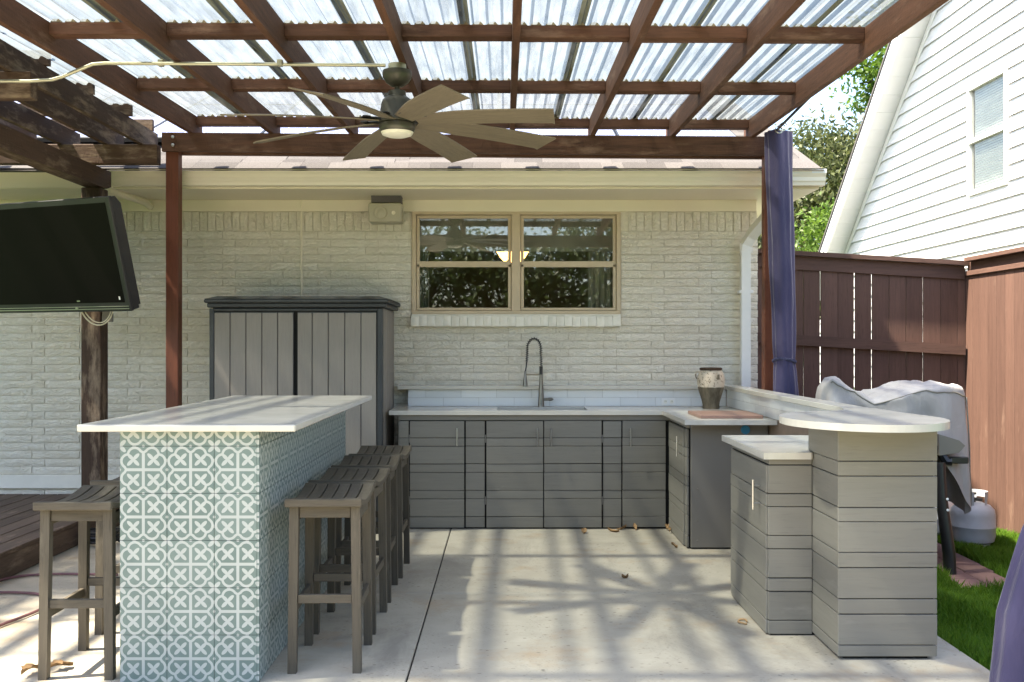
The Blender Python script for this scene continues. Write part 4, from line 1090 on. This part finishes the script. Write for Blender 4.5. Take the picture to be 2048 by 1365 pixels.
# ------------------------------------------------------------------ trees
def leaves(pts, size, r):
    n = len(pts); a = r.normal(size=(n, 3)); a /= np.linalg.norm(a, axis=1)[:, None]
    b = r.normal(size=(n, 3)); b -= (b * a).sum(1)[:, None] * a; b /= np.linalg.norm(b, axis=1)[:, None]
    s = size * r.uniform(.6, 1.3, n)[:, None]
    v = np.stack([pts - a * s, pts - b * s * .42 + a * s * .1, pts + a * s, pts + b * s * .42 + a * s * .1], 1).reshape(-1, 3)
    return v
def tree(name, base, crown_c, crown_r, nclump, per, size, mat, label, seed, clump=.28, trunk=.14, group=None):
    r = np.random.default_rng(seed); t = thing(name, base, label, 'tree', group)
    cc, cr = np.array(crown_c), np.array(crown_r)
    d = r.normal(size=(nclump, 3)); d /= np.linalg.norm(d, axis=1)[:, None]
    cl = cc + d * cr * (r.uniform(.25, 1.0, nclump) ** .5)[:, None]
    pts = np.concatenate([c + r.normal(size=(per, 3)) * clump * r.uniform(.6, 1.3) * np.array([1, 1, .75]) for c in cl])
    v = leaves(pts, size, r); n = len(v) // 4
    me = bpy.data.meshes.new('crown'); me.vertices.add(len(v)); me.vertices.foreach_set('co', (v - np.array(base)).ravel())
    me.loops.add(n * 4); me.loops.foreach_set('vertex_index', np.arange(n * 4)); me.polygons.add(n)
    me.polygons.foreach_set('loop_start', np.arange(n) * 4); me.polygons.foreach_set('loop_total', np.full(n, 4)); me.update(); me.validate()
    me.materials.append(MAT[mat]); inst('crown', me, base, t)
    q = MB(); B = Vector(base); C = Vector(crown_c)
    q.tube([B, B.lerp(C, .4) + Vector((.05, .03, 0)), C + Vector((0, 0, cr[2] * .3))], [trunk, trunk * .75, trunk * .3], 8)
    for i in r.choice(nclump, min(14, nclump), replace=False):
        e = Vector(cl[i]); s0 = B.lerp(C, r.uniform(.5, .95)); q.tube([s0, s0.lerp(e, .5) + Vector((0, 0, .1)), e], [trunk * .4, trunk * .25, trunk * .08], 5)
    q.build('trunk', 'bark', t, True)
tree('oak_tree', (6.8, 20.5, GZ), (6.8, 20.5, 3.6), (2.1, 1.5, 2.45), 480, 100, .066, 'leafdark', 'dense olive green tree between the house roof and the white gable', 11, .30)
tree('ash_tree', (10.3, 24.5, GZ), (9.9, 24.5, 8.6), (1.6, 1.5, 2.1), 110, 95, .085, 'leafbright', 'bright green tree branches high beside the white gable', 12, .27, .2)
tree('young_tree', (6.0, 17.2, GZ), (5.75, 17.2, 2.9), (.66, .6, 1.05), 60, 110, .05, 'leafbright', 'bright green bushy tree just above the fence beside the white gable', 13, .2, .06)
tree('shade_tree', (-8.6, 5.6, GZ), (-8.2, 5.6, 5.8), (2.2, 2.8, 2.2), 220, 45, .15, 'leafback', 'leafy shade tree standing left of the deck outside the picture', 31, .42, .2)
for i, (x, y, h, rr, lab) in enumerate(((-7.5, -12.5, 3.4, 2.4, 'leafy tree behind the camera, leftmost in the window reflection'), (-2.6, -13, 3.3, 2.4, 'leafy tree behind the camera, left of centre in the window reflection'),
                                        (2.6, -12.5, 3.4, 2.4, 'leafy tree behind the camera, right of centre in the window reflection'), (7.6, -13, 3.6, 2.6, 'leafy tree behind the camera, rightmost in the window reflection'))):
    tree('garden_tree', (x, y, GZ), (x, y, h - .6), (rr * 1.25, 1.3, 2.5), 240, 80, .10, 'leafback', lab, 20 + i, .38, .16, 'trees behind the camera')

# ------------------------------------------------------------------ grass, pavers
def grass_mesh(n, x0, x1, y0, y1, keep):
    r = np.random.default_rng(5); x = r.uniform(x0, x1, n); y = r.uniform(y0, y1, n); k = keep(x, y); x, y = x[k], y[k]; n = len(x)
    h = r.uniform(.035, .085, n) * (1 + .35 * np.sin(x * 7 + y * 5)); th = r.uniform(0, 6.283, n); wd = r.uniform(.0022, .004, n)
    ln = r.uniform(.1, .6, n) * h; ph = r.uniform(0, 6.283, n)
    dx, dy = np.cos(th) * wd, np.sin(th) * wd; lx, ly = np.cos(ph) * ln, np.sin(ph) * ln; z = np.full(n, GZ)
    v = np.stack([np.stack([x - dx, y - dy, z], 1), np.stack([x + dx, y + dy, z], 1), np.stack([x + dx * .8 + lx * .35, y + dy * .8 + ly * .35, z + h * .6], 1),
                  np.stack([x + lx, y + ly, z + h], 1), np.stack([x - dx * .8 + lx * .35, y - dy * .8 + ly * .35, z + h * .6], 1)], 1).reshape(-1, 3)
    me = bpy.data.meshes.new('grass'); me.vertices.add(n * 5); me.vertices.foreach_set('co', v.ravel()); me.loops.add(n * 5)
    me.loops.foreach_set('vertex_index', np.arange(n * 5)); me.polygons.add(n); me.polygons.foreach_set('loop_start', np.arange(n) * 5); me.polygons.foreach_set('loop_total', np.full(n, 5))
    me.update(); me.validate(); me.materials.append(MAT['grassblade']); return me
def keep(x, y): return ~((np.abs(x - (3.02 + (y - 6.6) * .06)) < .20) & (y > 6.05)) & (np.hypot(x - 3.48, y - 7.4) > .15)
g = inst('grass', grass_mesh(150000, 2.135, 3.9, 4.15, 8.5, keep), (0, 0, 0)); tag(g, 'short bright green grass beside the patio', 'grass', kind='stuff')
pv = thing('paver_edging', (3.02, 7, GZ), 'row of flat red brick pavers set in the grass by the grill', 'pavers')
for i in range(11):
    y = 6.1 + i * .215; xc = 3.02 + (y - 6.6) * .06
    for s in (-1, 1): board('paver', xc + s * .1 - .096, xc + s * .1 + .096, y, y + .208, GZ + .002, GZ + .022 + random.uniform(-.003, .004), 'paver', pv, .005)

# ------------------------------------------------------------------ grill under its cover
gr = thing('covered_grill', (2.8, 7.0, GZ), 'barbecue grill under a loose light grey cover behind the bar', 'grill')
gx = np.array([2.18, 2.22, 2.27, 2.33, 2.42, 2.52, 2.66, 2.82, 2.95, 3.06, 3.14, 3.2])
gt = np.array([1.02, 1.15, 1.205, 1.195, 1.10, 1.05, 1.10, 1.145, 1.155, 1.145, 1.13, 1.10])
gh = np.array([.80, .78, .80, .82, .84, .86, .86, .80, .58, .36, .28, .26])
def cov(u, v):
    th = 2 * math.pi * u; ct_, st_ = math.cos(th), math.sin(th); e = 2 / 4.5
    ex = math.copysign(abs(ct_) ** e, ct_); ey = math.copysign(abs(st_) ** e, st_)
    hx, hy = .475, .33
    if v < .5: k = (v / .5); drop = 0
    else: k = 1; drop = (v - .5) / .5
    x = 2.675 + ex * hx * k; lf = np.interp(x, [2.2, 2.34, 2.5, 2.7], [.30, .38, .62, 1.0]); y = 7.0 + ey * hy * k * lf
    zt = np.interp(x, gx, gt) - .035 * k ** 5
    hem = np.interp(x, gx, gh) if st_ < .2 else .30
    nn = mnoise.noise(Vector((x * 4.5, y * 5.5, 1.7))); n2 = mnoise.noise(Vector((x * 11, y * 9, drop * 3 + 4)))
    per = th * 13 + 1.8 * math.sin(th * 2)
    fold = (math.sin(per) * .6 + math.sin(per * .47 + drop * 1.5)) * .022 * drop
    x += ct_ * (fold + .02 * drop) + n2 * .012; y += st_ * (fold + .03 * drop) + n2 * .012
    rg = (1 - abs(mnoise.noise(Vector((x * 6 + y * 2, y * 7 - x * 2, drop * 1.2))))) ** 3 * .030
    x += ct_ * rg * drop; y += st_ * rg * drop
    z = zt + (hem - zt) * drop + rg * k * (1 - drop) + nn * .022 * k + n2 * .010 + .012 * math.sin(x * 24 + y * 9) * k * (1 - drop) + (0.02 * math.sin(per * .5) * drop)
    return (x, y, z)
MB().grid(160, 60, cov, True).build('cover', 'cover', gr, 'all')
MB().tube([Vector(cov(.62 + .5 * k / 60, .53)) + Vector((0, 0, .004)) for k in range(61)], .0055, 6).build('cover_seam', 'panelgrey', gr, True)
MB().tube([Vector(cov(.90, .53 + .46 * k / 30)) + Vector((.008, -.006, 0)) for k in range(31)], .005, 6).build('cover_seam', 'panelgrey', gr, True)
MB().box(2.35, 2.98, 6.72, 7.22, .70, .86, .02).build('fire_box', 'black', gr)
MB().prism([(2.86, .84), (2.99, .80), (3.03, .765), (2.99, .72), (2.86, .70)], 1, 6.55, 6.95).build('side_shelf', 'panelgrey', gr)
MB().box(2.90, 3.06, 6.56, 6.60, .645, .69, .006).build('shelf_bracket', 'black', gr)
MB().tube([(2.86, 6.6, .76), (2.92, 6.58, .66), (2.95, 6.57, .66)], .03, 8).build('burner_knob', 'black', gr, True)
def leg(pts): MB().tube(pts, [.034, .036, .038, .04, .04], 10).build('leg', 'black', gr, True)
leg([(2.84, 6.5, .66), (2.845, 6.49, .45), (2.865, 6.475, .25), (2.885, 6.465, .08), (2.89, 6.46, GZ)])
leg([(2.40, 6.5, .70), (2.39, 6.49, .45), (2.375, 6.475, .25), (2.36, 6.465, .08), (2.355, 6.46, GZ)])
leg([(2.84, 7.4, .70), (2.845, 7.4, .45), (2.865, 7.4, .25), (2.885, 7.4, .08), (2.89, 7.4, GZ)])
leg([(2.40, 7.4, .70), (2.39, 7.4, .45), (2.375, 7.4, .25), (2.36, 7.4, .08), (2.355, 7.4, GZ)])
for zz in (.36, .43): MB().lathe([(0, -.002), (.009, 0), (.008, .004)], 10, (2.866, 6.438 if zz < .4 else 6.444, zz), 1).build('leg_hole', 'white', gr, True)
# propane tanks
def tank(x, y, label, mat='tank'):
    t = thing('propane_tank', (x, y, GZ), label, 'propane tank', 'propane tanks by the side fence'); z = GZ
    MB().lathe([(.0, z + .03), (.10, z + .032), (.145, z + .06), (.156, z + .10), (.157, z + .16), (.159, z + .163), (.159, z + .17), (.157, z + .173), (.157, z + .25), (.148, z + .29), (.12, z + .322), (.07, z + .34), (0, z + .345)], 40, (x, y, 0)).build('body', mat, t, True)
    MB().lathe([(.115, z), (.118, z), (.118, z + .045), (.115, z + .045), (.115, z)], 32, (x, y, 0)).build('foot_ring', mat, t, True)
    q = MB()
    for a0, a1 in ((R(-60), R(70)), (R(110), R(250))):
        n = 12; vs = []
        for k in range(n + 1):
            a = a0 + (a1 - a0) * k / n
            lo = .315 if k in (0, 1, n - 1, n) else .375
            for rr, zz in ((.098, lo), (.103, lo), (.103, .425), (.098, .425)): vs.append((x + rr * math.cos(a), y + rr * math.sin(a), z + zz))
        fs = [(k * 4 + j, k * 4 + (j + 1) % 4, (k + 1) * 4 + (j + 1) % 4, (k + 1) * 4 + j) for k in range(n) for j in range(4)] + [(0, 1, 2, 3), tuple(range(n * 4, n * 4 + 4))]
        q.add(vs, fs)
    q.build('collar', mat, t)
    MB().lathe([(.022, z + .34), (.020, z + .37), (.012, z + .375), (.012, z + .40), (.026, z + .40), (.026, z + .412), (0, z + .413)], 14, (x, y, 0)).build('valve', 'bronze', t, True)
    MB().tube([(x, y, z + .365), (x + .05, y - .05, z + .365)], .012, 8).build('valve_outlet', 'bronze', t, True)
tank(3.478, 7.40, 'grey propane gas cylinder standing in the grass by the sunlit fence')
tank(3.36, 7.82, 'white propane gas cylinder half hidden behind the grey cylinder and grill', 'white')

# ------------------------------------------------------------------ small things on the patio
def leafmesh(i, s=.05):
    r = random.Random(i); q = MB(); n = 9; vs = []
    for k in range(n):
        u = k / (n - 1); wd = s * .42 * math.sin(math.pi * min(.98, u + .03)) * (1 + .35 * math.sin(k * 2.4 + i)); cur = .016 * math.sin(u * 3.1 + i) + .012 * u
        for sgn in (-1, 0, 1):
            vs.append(((u - .5) * s * 1.6, sgn * wd, .004 + cur + (.014 + .008 * r.random()) * abs(sgn)))
    fs = [(k * 3 + j, k * 3 + j + 1, (k + 1) * 3 + j + 1, (k + 1) * 3 + j) for k in range(n - 1) for j in range(2)]
    return q.add(vs, fs).mesh('dry_leaf', 'dryleaf', smooth='all')
LV = ((62, 1350, .075, 'curled dry leaf left of the near leg of the left stool'), (122, 1340, .07, 'curled dry leaf between the near legs of the left stool'),
      (1168, 1067, .05, 'dry leaf on the concrete left of the leaf heap by the counter'), (1227, 1064, .06, 'largest crumpled dry leaf on the concrete below the counter doors'),
      (1243, 1060, .05, 'dry leaf touching the counter door right of the largest leaf'), (1270, 1060, .035, 'small dry leaf against the bottom of the rightmost counter door'),
      (1335, 1061, .045, 'dry leaf in the inner corner of the counter'), (1341, 1066, .045, 'pale dry leaf just in front of the inner counter corner'),
      (1349, 1096, .028, 'small dry leaf left of the counter end panel'), (1250, 1157, .03, 'single small dark leaf in the middle of the patio'))
for i, (px, py, s, lab) in enumerate(LV):
    Y = FPX * CAMH / (py - HY); p = P(px, py, Y)
    o = inst('dry_leaf', leafmesh(i, s), (p.x, p.y, .001), None, (0, 0, random.uniform(0, 6.28))); tag(o, lab, 'leaf', 'dry leaves on the patio')
Yp = FPX * CAMH / (1246 - HY); pc = P(1485, 1246, Yp)
o = MB().tube([(pc.x + .022 * math.cos(a) + .004 * math.sin(3 * a), pc.y + .04 * math.sin(a), .006 + .004 * math.sin(2 * a)) for a in np.linspace(0, 5.6, 26)], .0045, 6).build('twig_loop', 'dryleaf', None, True)
tag(o, 'small brown curled twig loop on the concrete left of the bar', 'twig')
def fl_(px, py, z=.012):
    Y = FPX * (CAMH - z) / (py - HY); return P(px, py, Y)
h1 = MB().tube(bez([fl_(-60, 1180), fl_(20, 1150), fl_(60, 1146), fl_(140, 1148), fl_(235, 1150)], 24), .008, 7).build('garden_hose', 'hose', None, True); tag(h1, 'thin dark red hose on the concrete, farther of the two left hoses', 'hose')
h2 = MB().tube(bez([fl_(-80, 1188), fl_(60, 1182), fl_(135, 1180), fl_(140, 1215), fl_(60, 1222), fl_(-40, 1268)], 30), .008, 7).build('garden_hose', 'hose', None, True); tag(h2, 'dark red hose looping behind the near left stool', 'hose')
cq = MB(); ccx, ccy = -2.9, 7.15
cq.tube([(ccx + .13 * math.cos(a), ccy + .13 * math.sin(a), .02 + .016 * (a / 6.283)) for a in np.linspace(0, 6.283 * 5, 120)], .011, 6)
o = cq.build('coiled_hose', 'black', None, True); tag(o, 'black coiled hose on the concrete at the foot of the dark post', 'hose')
